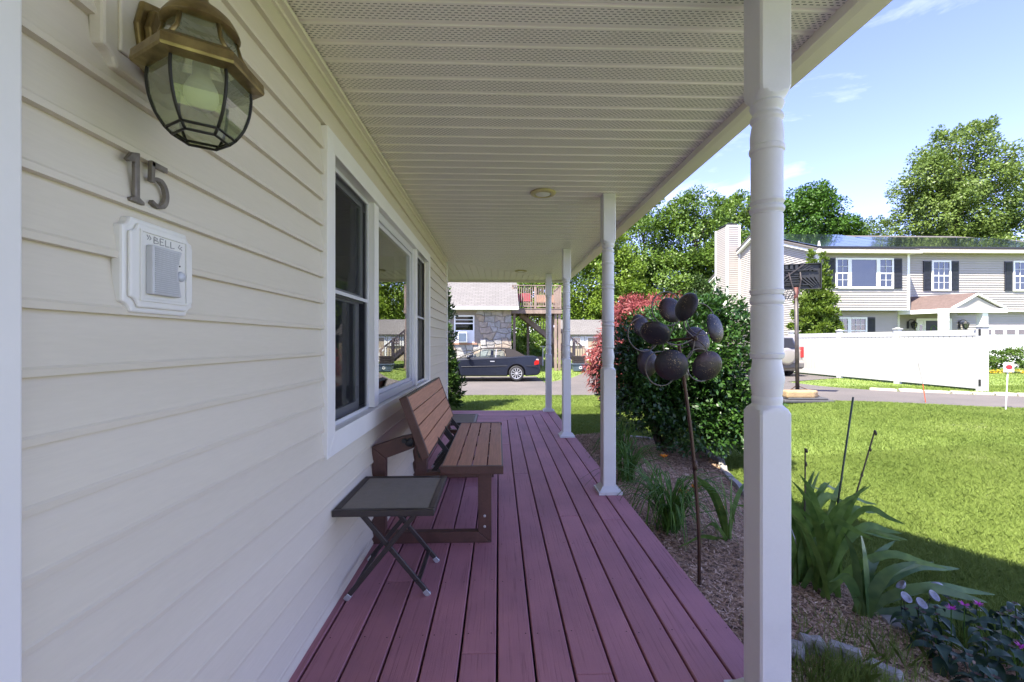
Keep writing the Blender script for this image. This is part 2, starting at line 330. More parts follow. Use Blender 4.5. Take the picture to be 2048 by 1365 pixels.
# grass blades
def blades(n, x, y, h0, h1, w, z, lean=.6, top=None):
    a = rng.uniform(0, 2*np.pi, n); h = rng.uniform(h0, h1, n); b = rng.uniform(0, 2*np.pi, n); ln = np.abs(rng.normal(0, lean, n))*h
    p = np.stack([x, y, z], -1); s_ = np.stack([np.cos(a), np.sin(a), np.zeros(n)], -1)*w[:,None]; t_ = np.stack([np.cos(b)*ln, np.sin(b)*ln, h], -1)
    md = p+t_*np.array([.35,.35,.6])
    return np.stack([p-s_, p+s_, md+s_*.8, p+t_, md-s_*.8], 1)
def grass_zone(x0, x1, y0, y1, dens, h0, h1, w0, w1):
    n = int((x1-x0)*(y1-y0)*dens); x = rng.uniform(x0, x1, n); y = rng.uniform(y0, y1, n)
    k = ~inpoly(x, y, DRIVE) & ~inpoly(x, y, BED) & ~((x < 1.0) & (y < 7.8)) & ~((x > -9) & (x < .9) & (y > 21.6)) & (np.abs(x-1)/ (y+.5) < 1.35)
    x, y = x[k], y[k]; n = len(x)
    hh = .75+.5*np.sin(x*2.1+np.sin(y*1.3)*2)*np.sin(y*1.9+x*.7)
    return blades(n, x, y, h0, h1, rng.uniform(w0, w1, n), gz(x, y)-.032)
Vs = [grass_zone(1.6, 7.5, 1.2, 6.2, 15000, .028, .055, .0011, .0021), grass_zone(1.0, 13, 6.2, 11, 3600, .03, .055, .0022, .004), grass_zone(-3.5, 4, 7.8, 13.7, 2200, .03, .055, .003, .005),
      grass_zone(9.5, 17, 6, 13.5, 800, .03, .06, .005, .008), grass_zone(1.5, 10, 17, 30, 130, .03, .06, .01, .018), grass_zone(9, 30, 10, 23, 160, .025, .045, .01, .016), grass_zone(7, 12, 1.5, 9, 1400, .03, .055, .004, .006)]
V = np.concatenate(Vs); n = len(V)
M['grass'] = leafmat('grass_blades', (.145,.21,.042), (.23,.30,.072), (.37,.41,.18), scale=.9, hi=28, trans=.35, rough=.6, spec=.2)
o = link('grass_blades', np_mesh('grass_blades', V, np.arange(5*n).reshape(n, 5), M['grass'])); tag(o, 'short mown green grass covering the lawn', 'grass', kind='stuff')
GRASS_N = n

# ------------------------------------------------------------------ the house we stand at
HX = -.78; Z0 = 1.178; CW = .1133
house = thing('house', (-3, 0, -.42), 'house with almond clapboard siding and white window trim, on the left along the porch', 'house')
wall = MB()
def wbox(y0, y1, z0, z1): wall.box(HX-.13, y0, z0, HX-.014, y1, z1)
wbox(-6, 2.05, -.42, 2.9); wbox(4.68, 6.45, -.42, 2.9); wbox(2.05, 4.68, -.42, .80); wbox(2.05, 4.68, 2.13, 2.9)
wall.box(-8, 6.30, -.42, HX-.13, 6.45, 2.9); wall.box(-8, -6, -.42, HX-.13, -5.85, 2.9); wall.box(-8.13, -6, -.42, -8, 6.45, 2.9)
wp = wall.build('wall', M['siding'], house)
def clap(y0, y1, z0, z1):
    mb = MB(); xo, xi = HX+.016, HX-.004
    mb.add([(xi-.004,y0,z0),(xi-.004,y1,z0),(xo,y1,z0),(xo,y0,z0),(xo+.001,y0,z0+.012),(xo+.001,y1,z0+.012),(xo-.002,y1,z0+.017),(xo-.002,y0,z0+.017),(xi+.002,y1,z1+.002),(xi+.002,y0,z1+.002),(xi-.004,y1,z1+.002),(xi-.004,y0,z1+.002)],
           [(0,3,2,1),(3,4,5,2),(4,7,6,5),(7,9,8,6),(9,11,10,8),(0,11,9,7,4,3),(1,2,5,6,8,10),(0,1,10,11)])
    return flip(mb).build('clapboard', M['siding'], wp)
for k in range(-11, 12):
    z0, z1 = Z0+k*CW, Z0+(k+1)*CW
    z0 = max(z0, .0); z1 = min(z1, 2.432)
    if z1-z0 < .012: continue
    if z0 > .70 and z1 < 2.21: clap(.702, 1.928, z0, z1); clap(4.797, 6.432, z0, z1)
    else: clap(.702, 6.432, z0, z1)
mb = MB(); mb.box(HX-.13, 6.425, -.1, HX+.028, 6.462, 2.436); mb.box(HX-.2, 6.44, -.1, HX-.05, 6.478, 2.436)
mb.build('corner_trim', M['white'], house, bevel=.003)
mb = MB(); mb.box(HX-.1, .585, 0, HX+.035, .702, 2.43); mb.box(HX-.1, -.55, 2.15, HX+.035, .582, 2.30); mb.box(HX-.1, -.55, 0, HX+.035, -.43, 2.147); mb.build('door_casing', M['white'], house, bevel=.004)
mb = MB(); mb.box(HX-.06, -.427, .02, HX-.004, .583, 2.145); mb.build('door', M['white'], house)
mb = MB(); mb.box(HX, .703, 2.405, HX+.012, 6.43, 2.441); mb.box(HX+.012, .703, 2.418, HX+.035, 6.43, 2.436); mb.build('channel_trim', M['fascia'], house)
# inside of the room
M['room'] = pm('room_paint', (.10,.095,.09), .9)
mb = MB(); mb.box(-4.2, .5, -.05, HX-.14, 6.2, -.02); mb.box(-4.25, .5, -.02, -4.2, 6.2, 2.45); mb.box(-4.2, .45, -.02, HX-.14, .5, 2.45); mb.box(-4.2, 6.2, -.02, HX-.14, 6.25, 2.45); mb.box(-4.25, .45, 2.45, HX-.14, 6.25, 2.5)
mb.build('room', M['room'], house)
# window: casing boards, mullions, three units
def win(): return None
WY0, WY1, WZ0, WZ1 = 1.924, 4.80, .718, 2.189
wt = MB(); q0 = [(1.99,.74),(4.73,.74),(4.73,2.17),(1.99,2.17)]; q1 = [(2.018,.822),(4.702,.822),(4.702,2.099),(2.018,2.099)]; xs_ = (HX-.12, HX-.041)
wt.add([(x, a, b) for x in xs_ for q in (q0, q1) for a, b in q], [f for i in range(4) for f in ((i,(i+1)%4,4+(i+1)%4,4+i),(8+i,12+i,12+(i+1)%4,8+(i+1)%4),(i,8+i,8+(i+1)%4,(i+1)%4),(4+i,4+(i+1)%4,12+(i+1)%4,12+i))])
wtrim = wt.build('window', M['white'], house)
for a, b in ((2.705,2.80),(4.04,4.13)): MB().box(HX-.04, a, .83, HX+.012, b, 2.1).build('mullion', M['white'], wtrim)
cw = .092; xo = HX+.03; yz = lambda y, z, x: (x, y, z)
for q in ([(WY0,WZ0),(WY1,WZ0),(WY1-cw,WZ0+.105),(WY0+cw,WZ0+.105)], [(WY1,WZ0+.002),(WY1,WZ1-.002),(WY1-cw,WZ1-cw),(WY1-cw,WZ0+.107)], [(WY1,WZ1),(WY0,WZ1),(WY0+cw,WZ1-cw),(WY1-cw,WZ1-cw)], [(WY0,WZ1-.002),(WY0,WZ0+.002),(WY0+cw,WZ0+.107),(WY0+cw,WZ1-cw-.002)]):
    MB().prism(q, yz, HX-.045, xo).build('casing_board', M['white'], wtrim, bevel=.003)
def ring(mb, y0, y1, z0, z1, w, x0, x1):
    mb.box(x0, y0, z0, x1, y0+w, z1); mb.box(x0, y1-w, z0, x1, y1, z1); mb.box(x0, y0+w, z0, x1, y1-w, z0+w); mb.box(x0, y0+w, z1-w, x1, y1-w, z1)
M['sash'] = pm('grey_sash', (.62,.63,.64), .4, var=.03)
for y0, y1 in ((2.02, 2.70), (4.135, 4.70)):
    mb = MB(); ring(mb, y0, y1, 1.47, 2.095, .045, HX-.075, HX-.055); mb.build('upper_sash', M['sash'], wtrim)
    mb = MB(); ring(mb, y0+.01, y1-.01, .826, 1.51, .05, HX-.10, HX-.078); mb.build('lower_sash', M['sash'], wtrim)
    mb = MB(); mb.box(HX-.067, y0+.046, 1.516, HX-.063, y1-.046, 2.049); mb.box(HX-.091, y0+.061, .877, HX-.087, y1-.061, 1.459); mb.build('pane', M['glass'], wtrim)
    mb = MB(); mb.add([(HX-.03,y0+.02,.83),(HX-.03,y1-.02,.83),(HX-.03,y1-.02,2.09),(HX-.03,y0+.02,2.09)], [(0,1,2,3)]); mb.build('insect_screen', M['screen'], wtrim)
    mb = MB(); ring(mb, y0, y1, .824, 2.097, .02, HX-.04, HX-.022); mb.box(HX-.038, y0+.02, 1.475, HX-.022, y1-.02, 1.493); mb.build('screen_frame', M['sash'], wtrim)
    # curtain panel and a small maker's sticker low in the corner
    mb = MB(); pts = [(y0+.05+i*.02, HX-.22+.018*math.sin(i*1.9)) for i in range(10)]
    for i in range(9): mb.add([(pts[i][1],pts[i][0],.8),(pts[i+1][1],pts[i+1][0],.8),(pts[i+1][1],pts[i+1][0],2.1),(pts[i][1],pts[i][0],2.1)], [(0,1,2,3)])
    mb.build('curtain', pm('grey_curtain', (.16,.15,.15), .9), wtrim)
mb = MB(); mb.box(HX-.062, 2.565, .90, HX-.060, 2.62, .975); mb.box(HX-.0595, 2.572, .905, HX-.0590, 2.613, .93); mb.build('sticker', [pm('sticker_paper', (.5,.5,.5), .6)], wtrim)
mb = MB(); ring(mb, 2.80, 4.04, .828, 2.097, .055, HX-.05, HX-.008); ring(mb, 2.856, 3.984, .884, 2.041, .03, HX-.05, HX-.022); mb.build('picture_sash', M['vinyl'], wtrim, bevel=.003)
mb = MB(); mb.box(HX-.036, 2.887, .915, HX-.031, 3.953, 2.010); mb.build('pane', M['glass'], wtrim)
mb = MB()
for i in range(26): y = 2.82+i*.047; mb.box(HX-.20, y, .8, HX-.195+.012*(i % 2), y+.03, 2.1)
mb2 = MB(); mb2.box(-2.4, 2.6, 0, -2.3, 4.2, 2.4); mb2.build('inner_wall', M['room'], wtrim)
# unseen roofs shaped to cast the lawn shadow: low hip over the porch side, taller added peak by the door
M['shingle'] = pm('roof_shingles', (.10,.09,.085), .9, scale=20, bump=.5, bscale=60)
ez = 2.60
mb = MB(); e = [(-8.5,-8,ez),(1.36,-8,ez),(1.36,8.60,ez),(-8.5,8.60,ez)]; r_ = [(-3.6,-3,4.9),(-3.6,3.6,4.9)]
mb.add(e+r_, [(0,1,4),(1,2,5,4),(2,3,5),(3,0,4,5),(3,2,1,0)]); mb.build('roof', M['shingle'], house)
mb = MB(); gy0, gy1, gm = -4.26, 3.66, -.30           # unseen peak behind the camera, added to cast the slanted lawn shadow
mb.add([(1.20,gy0,2.76),(1.20,gy1,2.76),(1.20,gm,6.0),(-3.6,gy0,2.76),(-3.6,gy1,2.76),(-3.6,gm,6.0)], [(0,1,2),(5,4,3),(1,4,5,2),(2,5,3,0),(0,3,4,1)])
mb.build('shadow_gable', M['shingle'], house)

# ------------------------------------------------------------------ porch deck
deck = thing('porch_deck', (.1, 3, -.42), 'rosewood red composite porch deck with long boards running away from the camera', 'deck')
BX = [HX+.004]+[-.006+i*.1448 for i in range(-5, 7)]+[1.005]
g = .0045
def board(p, name='deck_board'):      # p: four corners ccw, top at z=0
    t = .03; e = .004
    P4 = [Vector((a, b, 0)) for a, b in p]; c = sum(P4, Vector())/4
    mb = MB(); n = 4
    lo = [v-Vector((0,0,t)) for v in P4]; mid = [v-Vector((0,0,e)) for v in P4]
    top = []
    for i in range(n):
        a = (P4[i-1]-P4[i]).normalized(); b = (P4[(i+1) % n]-P4[i]).normalized(); top.append(P4[i]+(a+b)*e)
    mb.add(lo+mid+top, [(0,3,2,1),(8,9,10,11)]+[(i,(i+1)%4,4+(i+1)%4,4+i) for i in range(4)]+[(4+i,4+(i+1)%4,8+(i+1)%4,8+i) for i in range(4)])
    return mb.build(name, M['deck'], deck)
MI = 6.71                                   # mitre: Y = X + 6.71
joints = {2:[2.25], 3:[4.6], 5:[1.72], 7:[4.05,.6], 8:[1.60], 9:[3.05], 10:[], 11:[2.98], 12:[], 4:[3.7], 6:[5.2], 1:[3.3], 0:[]}
for i in range(13):
    x0, x1 = BX[i]+g, BX[i+1]-g; ys = [-3.0]+sorted(joints.get(i, []))+[None]
    for j in range(len(ys)-1):
        y0 = ys[j]+(.001 if j else 0)
        if ys[j+1] is None: board([(x0,y0),(x1,y0),(x1,x1+MI-.004),(x0,x0+MI-.004)])
        else: board([(x0,y0),(x1,y0),(x1,ys[j+1]-.001),(x0,ys[j+1]-.001)])
far_y = [BX[i]+MI for i in range(14)]
for i in range(13):
    y0, y1 = far_y[i]+g, far_y[i+1]-g
    if y1 < 6.42:
        board([(HX+.004, y0),(y0-MI-.004,y0),(y1-MI-.004,y1),(HX+.004,y1)]) if y0-MI > HX+.02 else None
    elif y0 < 6.47: board([(HX+.035, y0),(y0-MI-.004,y0),(y1-MI-.004,y1),(HX+.035,y1)])
    else: board([(-3.5, y0),(y0-MI-.004,y0),(y1-MI-.004,y1),(-3.5,y1)])
mb = MB(); mb.box(-3.5, 7.72, -.032, 1.0, 7.795, -.001); mb.build('edge_board', M['deck'], deck)
mb = MB(); mb.box(.965, -3, -.30, .99, 7.76, -.031); mb.box(-3.5, 7.74, -.42, .964, 7.765, -.033); mb.build('skirt_board', M['deck'], deck)
mb = MB(); mb.box(HX, -3, -.12, .96, 7.7, -.034); mb.build('joist_frame', M['dark'], deck)
# screw heads in pairs across the boards
mb = MB()
for y in (.2, .6, 1.01, 1.42, 1.83, 2.24, 2.65, 3.06, 3.47, 3.88, 4.29, 4.7, 5.1):
    for i in range(13):
        for x in (BX[i]+.025, BX[i+1]-.025):
            if random.random() < .8 and BX[i+1]-BX[i] > .08: mb.lathe([(.0032, .0006)], 6, (x+random.uniform(-.004,.004), y+random.uniform(-.012,.012), 0))
o = mb.build('screw_head', M['dark'], deck); tag(o, kind='stuff')

rl = random.Random(31); mb = MB()
for i in range(46):
    x, y = rl.uniform(-.6,.98), rl.uniform(1.3,6.2); r_ = rl.uniform(.002,.0055); a = rl.uniform(0,6.28)
    mb.add([(x,y,.0008),(x+r_*2*math.cos(a),y+r_*2*math.sin(a),.003),(x+r_*math.cos(a+1.2),y+r_*math.sin(a+1.2),.0012)], [(0,1,2)])
o = mb.build('litter', pm('pale_litter', (.55,.5,.42), .8, var=.3, scale=30), deck); o['kind'] = 'stuff'

# ------------------------------------------------------------------ porch ceiling
CZ = 2.444
proof = thing('porch_ceiling', (.2, 3, CZ), 'cream vinyl porch ceiling of narrow perforated panels with a mitred corner', 'ceiling')
PW = .1129
def panel_mesh(x0a, x1a, x0b, x1b, w=PW):     # local: X along, Y across 0..w ; ends may be cut at an angle; hangs at z=0, grooves up
    ys = [0, .005, .011, w*.5, w-.005, w]; zs = [.012, .012, 0, .0008, 0, .012]
    mb = MB(); vs = []
    for y, z in zip(ys, zs):
        k = y/w; vs += [(x0a+(x0b-x0a)*k, y, z), (x1a+(x1b-x1a)*k, y, z)]
    mb.add(vs, [(2*i, 2*i+2, 2*i+3, 2*i+1) for i in range(5)]); return mb
XR = 1.235
full = panel_mesh(0, XR-HX-.01, 0, XR-HX-.01).mesh('soffit_panel', M['slots'])
y = -3.0+.02; YM = 6.46
while y < XR+YM-HX-.0:
    if y+PW <= YM:
        o = link('soffit_panel', full, proof); o.location += Vector((HX+.01, y, CZ))
    else:
        a = max(0, y-YM); b = max(0, y+PW-YM); x0 = HX+.01
        if a < XR-x0-.02:
            o = link('soffit_panel', panel_mesh(a+.004, XR-x0, min(b, XR-x0-.01)+.004, XR-x0).mesh('soffit_panel', M['slots']), proof); o.location += Vector((x0, y, CZ))
    y += PW
x = XR; YE = 8.47                              # panels of the end run, along Y
while x-PW > -3.2:
    y0 = max(YM+.01, x-HX+YM); y1 = max(YM+.01, x-PW-HX+YM)
    if y1 < YE-.01:
        mb = panel_mesh(-YE, -min(y0, YE-.005), -YE, -y1); me = mb.mesh('soffit_panel', M['soffit_plain'])
        o = link('soffit_panel', me, proof); o.rotation_euler = (0, 0, R(-90)); o.location += Vector((x, 0, CZ))
        # local X -> world -Y ; local Y -> world -X... checked: rot -90: (x,y)->(y,-x)
        o.rotation_euler = (0, 0, 0)
        for v in me.vertices: v.co = (-v.co.y, -v.co.x, v.co.z)
        me.flip_normals()
    x -= PW
mb = MB(); mb.beam((HX, YM-.0, CZ+.0), (XR, XR-HX+YM, CZ+.0), .03, .006); mb.build('mitre_strip', M['soffit_plain'], proof)
mb = MB(); mb.box(HX, -3, CZ+.016, XR+.1, 6.4, CZ+.03); mb.box(-3.3, 6.4, CZ+.016, XR+.1, YE+.1, CZ+.03); mb.build('ceiling_backing', M['dark'], proof)
mb = MB(); pr = [(XR+.002,CZ+.012),(XR+.002,CZ-.038),(XR+.040,CZ-.040),(XR+.046,CZ-.034),(XR+.125,CZ-.030),(XR+.130,CZ-.022),(XR+.135,CZ+.15),(XR+.1,CZ+.15)]
mb.prism([(a, b) for a, b in pr], lambda u, v, d: (u, d, v), -8, YE+.10); mb.build('fascia', M['fascia'], proof)
mb = MB(); mb.box(-8, YE+.004, CZ-.022, XR, YE+.02, CZ+.012); mb.box(-8, YE+.022, CZ-.034, XR+.1, YE+.11, CZ+.14); mb.build('end_fascia', M['fascia'], proof)
# recessed lights in the ceiling
def can(x, y, lab):
    t = thing('ceiling_light', (x, y, CZ), lab, 'ceiling light', 'round lights in the porch ceiling')
    MB().lathe([(.100,0),(.105,-.004),(.098,-.014),(.07,-.020),(.066,-.016),(.064,-.004)], 28, (x,y,CZ-.001), cap=False).build('trim_ring', pm('yellowed_trim', (.62,.53,.27), .4), t, smooth=True)
    MB().lathe([(.0655,-.013),(.05,-.019),(.02,-.022),(.001,-.0225)], 24, (x,y,CZ-.001)).build('lens', M['bulb'], t, smooth=True)
can(.36, 3.49, 'round cream ceiling light over the near half of the deck'); can(.38, 7.35, 'round cream ceiling light near the far corner of the porch')

# ------------------------------------------------------------------ porch posts
PZ = [(2.075,.078),(2.062,.064),(2.052,.056),(2.046,.0505),(2.038,.0475),(2.030,.0528),(2.020,.0490),(2.014,.0455),(2.008,.0405),(2.002,.0410),(1.998,.0455),(1.990,.0505),(1.982,.0505),(1.972,.0440),(1.966,.0455),(1.956,.0475),(1.930,.0505),(1.905,.0502),(1.893,.0488),(1.889,.0530),(1.881,.0542),(1.874,.0528),(1.870,.0486),(1.862,.0483),
      (1.716,.0483),(1.711,.0496),(1.705,.0528),(1.699,.0488),(1.695,.0440),(1.691,.0488),(1.684,.0528),(1.676,.0528),(1.670,.0488),(1.666,.0445),(1.660,.0486),(1.412,.0488),(1.408,.0528),(1.402,.0502),(1.396,.0490),(1.392,.0440),(1.388,.0490),(1.380,.0516),(1.370,.0516),(1.364,.0490),(1.360,.0447),(1.354,.0490),
      (1.200,.0490),(1.196,.0528),(1.189,.0516),(1.182,.0492),(1.178,.0435),(1.165,.0440),(1.140,.0487),(1.112,.0528),(1.090,.0490),(1.068,.0462),(1.054,.0442),(1.050,.0462),(1.044,.0468),(1.036,.0468),(1.030,.0450),(1.026,.0455),(1.020,.052),(1.012,.062),(1.000,.0785)]
def post_mesh():
    n = 48; sq = .0525; mb = MB(); vs = []; fs = []
    prof = [(CZ,.09),(2.10,.09)]+PZ+[(.97,.09),(.0,.09)]
    def sqr(t):
        c, s_ = abs(math.cos(t)), abs(math.sin(t)); r = sq/max(c, s_); return min(r, sq*1.385)
    for z, r in prof:
        for j in range(n):
            t = 2*math.pi*(j+.5)/n; q = min(r, sqr(t)); vs.append((q*math.cos(t), q*math.sin(t), z))
    k = len(prof)
    for i in range(k-1):
        for j in range(n): fs.append((i*n+j, (i+1)*n+j, (i+1)*n+(j+1) % n, i*n+(j+1) % n))
    mb.add(vs, fs); me = mb.mesh('shaft', M['postwhite'], True); me.set_sharp_from_angle(angle=R(24)); return me
post = thing('porch_post', (.905, 1.432, 0), 'large white turned porch post nearest the camera', 'post', 'white turned posts along the porch edge')
o = link('shaft', post_mesh(), post); o.location = (0, 0, 0)
mb = MB(); a, b = .097, .0545
mb.hexa([(-a,-a,0),(a,-a,0),(a,a,0),(-a,a,0)], [(-a,-a,.022),(a,-a,.022),(a,a,.022),(-a,a,.022)]); c_ = .088
mb.hexa([(-c_,-c_,.022),(c_,-c_,.022),(c_,c_,.022),(-c_,c_,.022)], [(-b,-b,.062),(b,-b,.062),(b,b,.062),(-b,b,.062)])
o = mb.build('base_trim', M['vinyl'], post); o.location = (0, 0, 0)
for x, y, lab in ((.905, 3.55, 'second white turned porch post, beside the pinwheel and ceiling light'), (.889, 5.64, 'third white turned porch post, in front of the shed'), (.893, 7.69, 'farthest and smallest white porch post at the deck corner')):
    c = copy_tree(post); c.location = (x, y, 0); relabel(c, lab)

# ------------------------------------------------------------------ wall lantern
LX, LY = -.60, .893
lan = thing('wall_lantern', (HX, .96, 1.9), 'antique brass wall lantern with curved glass panels above the house number', 'lantern')
def notch(y0, y1, z0, z1, r, k=5):
    P = []
    for cy, cz, a0 in ((y0,z0,90),(y1,z0,180),(y1,z1,270),(y0,z1,360)):
        for i in range(k+1):
            a = R(a0-90*i/k); P.append((cy+r*math.cos(a), cz+r*math.sin(a)))
    return P
mb = MB(); mb.prism(notch(.845,1.065,1.775,2.12,.028), yz, HX, HX+.03); mb.build('mounting_block', M['siding'], lan, bevel=.006)
mb = MB(); mb.prism([(y, z) for y, z in [(.875,1.81),(1.035,1.81),(1.035,2.085),(.875,2.085)]], yz, HX+.03, HX+.038); mb.build('mounting_face', M['siding'], lan, bevel=.003)
mb = MB(); oc = [(.915,1.80),(.975,1.78),(1.005,1.80),(1.02,1.855),(1.005,1.94),(.975,1.965),(.915,1.94),(.90,1.885)]
mb.prism(oc, yz, HX+.038, HX+.05); cc = (.958,1.873); mb.prism([(cc[0]+(y-cc[0])*.8, cc[1]+(z-cc[1])*.8) for y, z in oc], yz, HX+.05, HX+.066); mb.build('backplate', M['brass'], lan, bevel=.004)
mb = MB(); arm = [(HX+.06,.955,1.86),(HX+.085,.95,1.85),(HX+.105,.94,1.88),(HX+.10,.935,1.95),(HX+.115,.93,2.03),(HX+.15,.92,2.05),(LX+.0,LY+.005,2.03),(LX,LY,1.97)]
def spl(P, k=6):
    P = [Vector(p) for p in P]; out = []
    for i in range(len(P)-1):
        a, b, c, d = P[max(i-1,0)], P[i], P[i+1], P[min(i+2,len(P)-1)]
        for j in range(k):
            t = j/k; out.append(.5*((2*b)+(-a+c)*t+(2*a-5*b+4*c-d)*t*t+(-a+3*b-3*c+d)*t**3))
    out.append(P[-1]); return out
mb.tube(spl(arm), .0085, 10); mb.tube([(HX+.06,.955,1.87),(LX-.09,LY+.03,1.84),(LX-.055,LY+.01,1.84)], .006, 8); mb.build('arm', M['brass'], lan, smooth=True)
hx = lambda r, z, a0=R(31): [Vector((LX+r*math.cos(a0+k*math.pi/3), LY+r*math.sin(a0+k*math.pi/3), z)) for k in range(6)]
def frus(mb, A, B):
    for k in range(6): mb.add([A[k], A[(k+1)%6], B[(k+1)%6], B[k]], [(0,1,2,3)])
mb = MB()
RIM = [(.084,1.762),(.109,1.766),(.111,1.771),(.109,1.788),(.104,1.793),(.085,1.806),(.080,1.806),(.080,1.764),(.084,1.762)]
for A, B in zip(RIM, RIM[1:]): frus(mb, hx(*A), hx(*B))
mb.build('rim', M['brass'], lan)
prof = [(.0840,1.765),(.0860,1.745),(.0825,1.712),(.0725,1.680),(.0575,1.655),(.047,1.644)]
rings = [hx(r, z) for r, z in prof]
mb = MB()
for k in range(6):
    mb.tube(spl([r[k] for r in rings[:5]], 3), .0030, 6); mb.tube([rings[4][k], rings[5][k]], .0030, 6)
for ri in (4, 5): mb.tube(rings[ri], .0028, 6, closed=True)
mb.build('came', M['came'], lan, smooth=True)
for k in range(6):
    mb = MB()
    for i in range(4): mb.add([rings[i][k], rings[i][(k+1)%6], rings[i+1][(k+1)%6], rings[i+1][k]], [(0,1,2,3)])
    mb.build('glass_panel', M['lglass'], lan, smooth=True)
    MB().add([rings[4][k], rings[4][(k+1)%6], rings[5][(k+1)%6], rings[5][k]], [(0,1,2,3)]).build('lower_glass_panel', M['lglass'], lan)
pr2 = [(.083,1.804),(.068,1.828),(.058,1.862)]; r2 = [hx(r, z) for r, z in pr2]; mb = MB()
for k in range(6): mb.tube([r[k] for r in r2], .0042, 6)
mb.tube(r2[2], .004, 6, closed=True); mb.build('roof_came', M['brass'], lan, smooth=True)
for k in range(6):
    mb = MB()
    for i in range(2): mb.add([r2[i][k], r2[i][(k+1)%6], r2[i+1][(k+1)%6], r2[i+1][k]], [(0,1,2,3)])
    mb.build('roof_glass_panel', M['lglass'], lan)
mb = MB(); mb.lathe([(.050,1.856),(.063,1.858),(.068,1.863),(.066,1.870),(.056,1.887),(.042,1.900),(.029,1.908),(.021,1.915),(.013,1.925),(.011,1.937),(.003,1.943)], 28, (LX,LY,0)); mb.build('cap', M['brass'], lan, smooth=True, auto=50)
mb = MB(); mb.tube([(LX+.016*math.cos(t*.6283),LY,1.957+.016*math.sin(t*.6283)) for t in range(10)], .0035, 6, closed=True); mb.build('finial_ring', M['brass'], lan, smooth=True)
mb = MB(); mb.lathe([(.002,1.703),(.014,1.705),(.025,1.714),(.030,1.728),(.029,1.744),(.022,1.760),(.015,1.772),(.014,1.83)], 20, (LX,LY,0)); mb.build('bulb', M['bulb'], lan, smooth=True)

# ------------------------------------------------------------------ house number and bell plate
d1 = tag(MB().prism([(.918,1.628),(.936,1.634),(.938,1.634),(.938,1.540),(.950,1.534),(.950,1.527),(.914,1.527),(.914,1.534),(.9255,1.540),(.9255,1.612),(.912,1.606),(.905,1.610)], yz, HX+.015, HX+.024).build('house_number', M['pewter'], bevel=.003), 'pewter digit 1 on the siding below the lantern', 'house number', 'digits of the house number')
five = [(1.016,1.627),(.975,1.627),(.972,1.586)]; bowl = [(.985-.013*1.0+ .0, 1.586)]
mb = MB(); mb.ribbon([(1.013,1.6265),(.970,1.6265)], .011, yz, HX+.015, HX+.024); mb.ribbon([(.9735,1.632),(.9715,1.586)], .009, yz, HX+.015, HX+.024)
arc = [(.971,1.590),(.982,1.596),(.996,1.596),(1.008,1.586),(1.013,1.568),(1.009,1.550),(.998,1.539),(.984,1.537),(.970,1.543)]
mb.ribbon([tuple(p)[:2] for p in spl([(a, b, 0) for a, b in arc], 4)], [.008]*8+[.0105]*16+[.008]*9, yz, HX+.015, HX+.0242)
tag(mb.build('house_number', M['pewter']), 'pewter digit 5 on the siding right of the digit 1', 'house number', 'digits of the house number')
bell = thing('doorbell_plate', (HX, 1.0, 1.4), 'white notched doorbell plate with a speaker grille and handwritten BELL', 'doorbell')
M['bellw'] = pm('bell_white', (.78,.77,.73), .4, var=.04, scale=8)
mb = MB(); mb.prism(notch(.893,1.093,1.297,1.495,.02), yz, HX, HX+.024); mb.build('plate', M['bellw'], bell, bevel=.005)
mb = MB(); mb.prism(notch(.903,1.083,1.308,1.484,.02), yz, HX+.024, HX+.032); mb.build('raised_plate', M['bellw'], bell, bevel=.004)
mb = MB(); ring(mb, .925, 1.06, 1.322, 1.472, .004, HX+.032, HX+.036); mb.box(HX+.032, .932, 1.328, HX+.034, 1.053, 1.466); mb.build('cover', M['bellw'], bell)
mb = MB(); P = [(.938,1.337),(1.022,1.337),(1.016,1.362),(1.010,1.392),(1.016,1.422),(1.024,1.442),(.938,1.442)]
mb.prism(P, yz, HX+.034, HX+.050); mb.build('speaker_housing', pm('speaker_grey', (.60,.61,.63), .45), bell, bevel=.003)
mb = MB()
for i in range(22):
    z = 1.342+i*.0044; mb.box(HX+.050, .943, z, HX+.0512, 1.0+ (.004 if 6 < i < 16 else .012), z+.0022)
mb.build('grille', pm('grille_grey', (.50,.51,.53), .5), bell)
mt = Matrix.Rotation(R(90), 3, 'Y'); mb = MB(); mb.lathe([(.011,0),(.012,.004),(.009,.008),(.002,.0095)], 18, (HX+.034,1.036,1.388), mat=mt); mb.build('push_button', pm('button_blue', (.62,.66,.72), .3), bell, smooth=True)
mb = MB(); mb.lathe([(.002,0),(.002,.001)], 8, (HX+.034,1.036,1.412), mat=mt); mb.build('indicator', M['black'], bell)
M['pencil'] = pm('pencil_ink', (.44,.43,.42), .8, var=.2, scale=200)
mb = MB(); S_ = lambda *p: mb.ribbon(list(p), .0019, yz, HX+.0345, HX+.0350)
b0 = .960; z0, z1 = 1.449, 1.463; zm = 1.4565
S_((b0,z0),(b0,z1)); S_((b0,z1),(b0+.009,z1-.002),(b0+.010,zm+.002),(b0,zm)); S_((b0,zm),(b0+.012,zm-.002),(b0+.012,z0+.002),(b0,z0))
b1 = b0+.017; S_((b1,z0),(b1,z1)); S_((b1,z1),(b1+.010,z1)); S_((b1,zm),(b1+.008,zm)); S_((b1,z0),(b1+.011,z0+.001))
for b2 in (b1+.0155, b1+.031): S_((b2,z1),(b2,z0)); S_((b2,z0),(b2+.011,z0+.001))
S_((.941,1.463),(.946,1.457),(.942,1.4535)); S_((.947,1.463),(.952,1.457),(.948,1.4535)); S_((1.036,1.462),(1.031,1.455),(1.037,1.452)); S_((1.043,1.459),(1.037,1.455),(1.043,1.450))
mb.build('lettering', M['pencil'], bell)

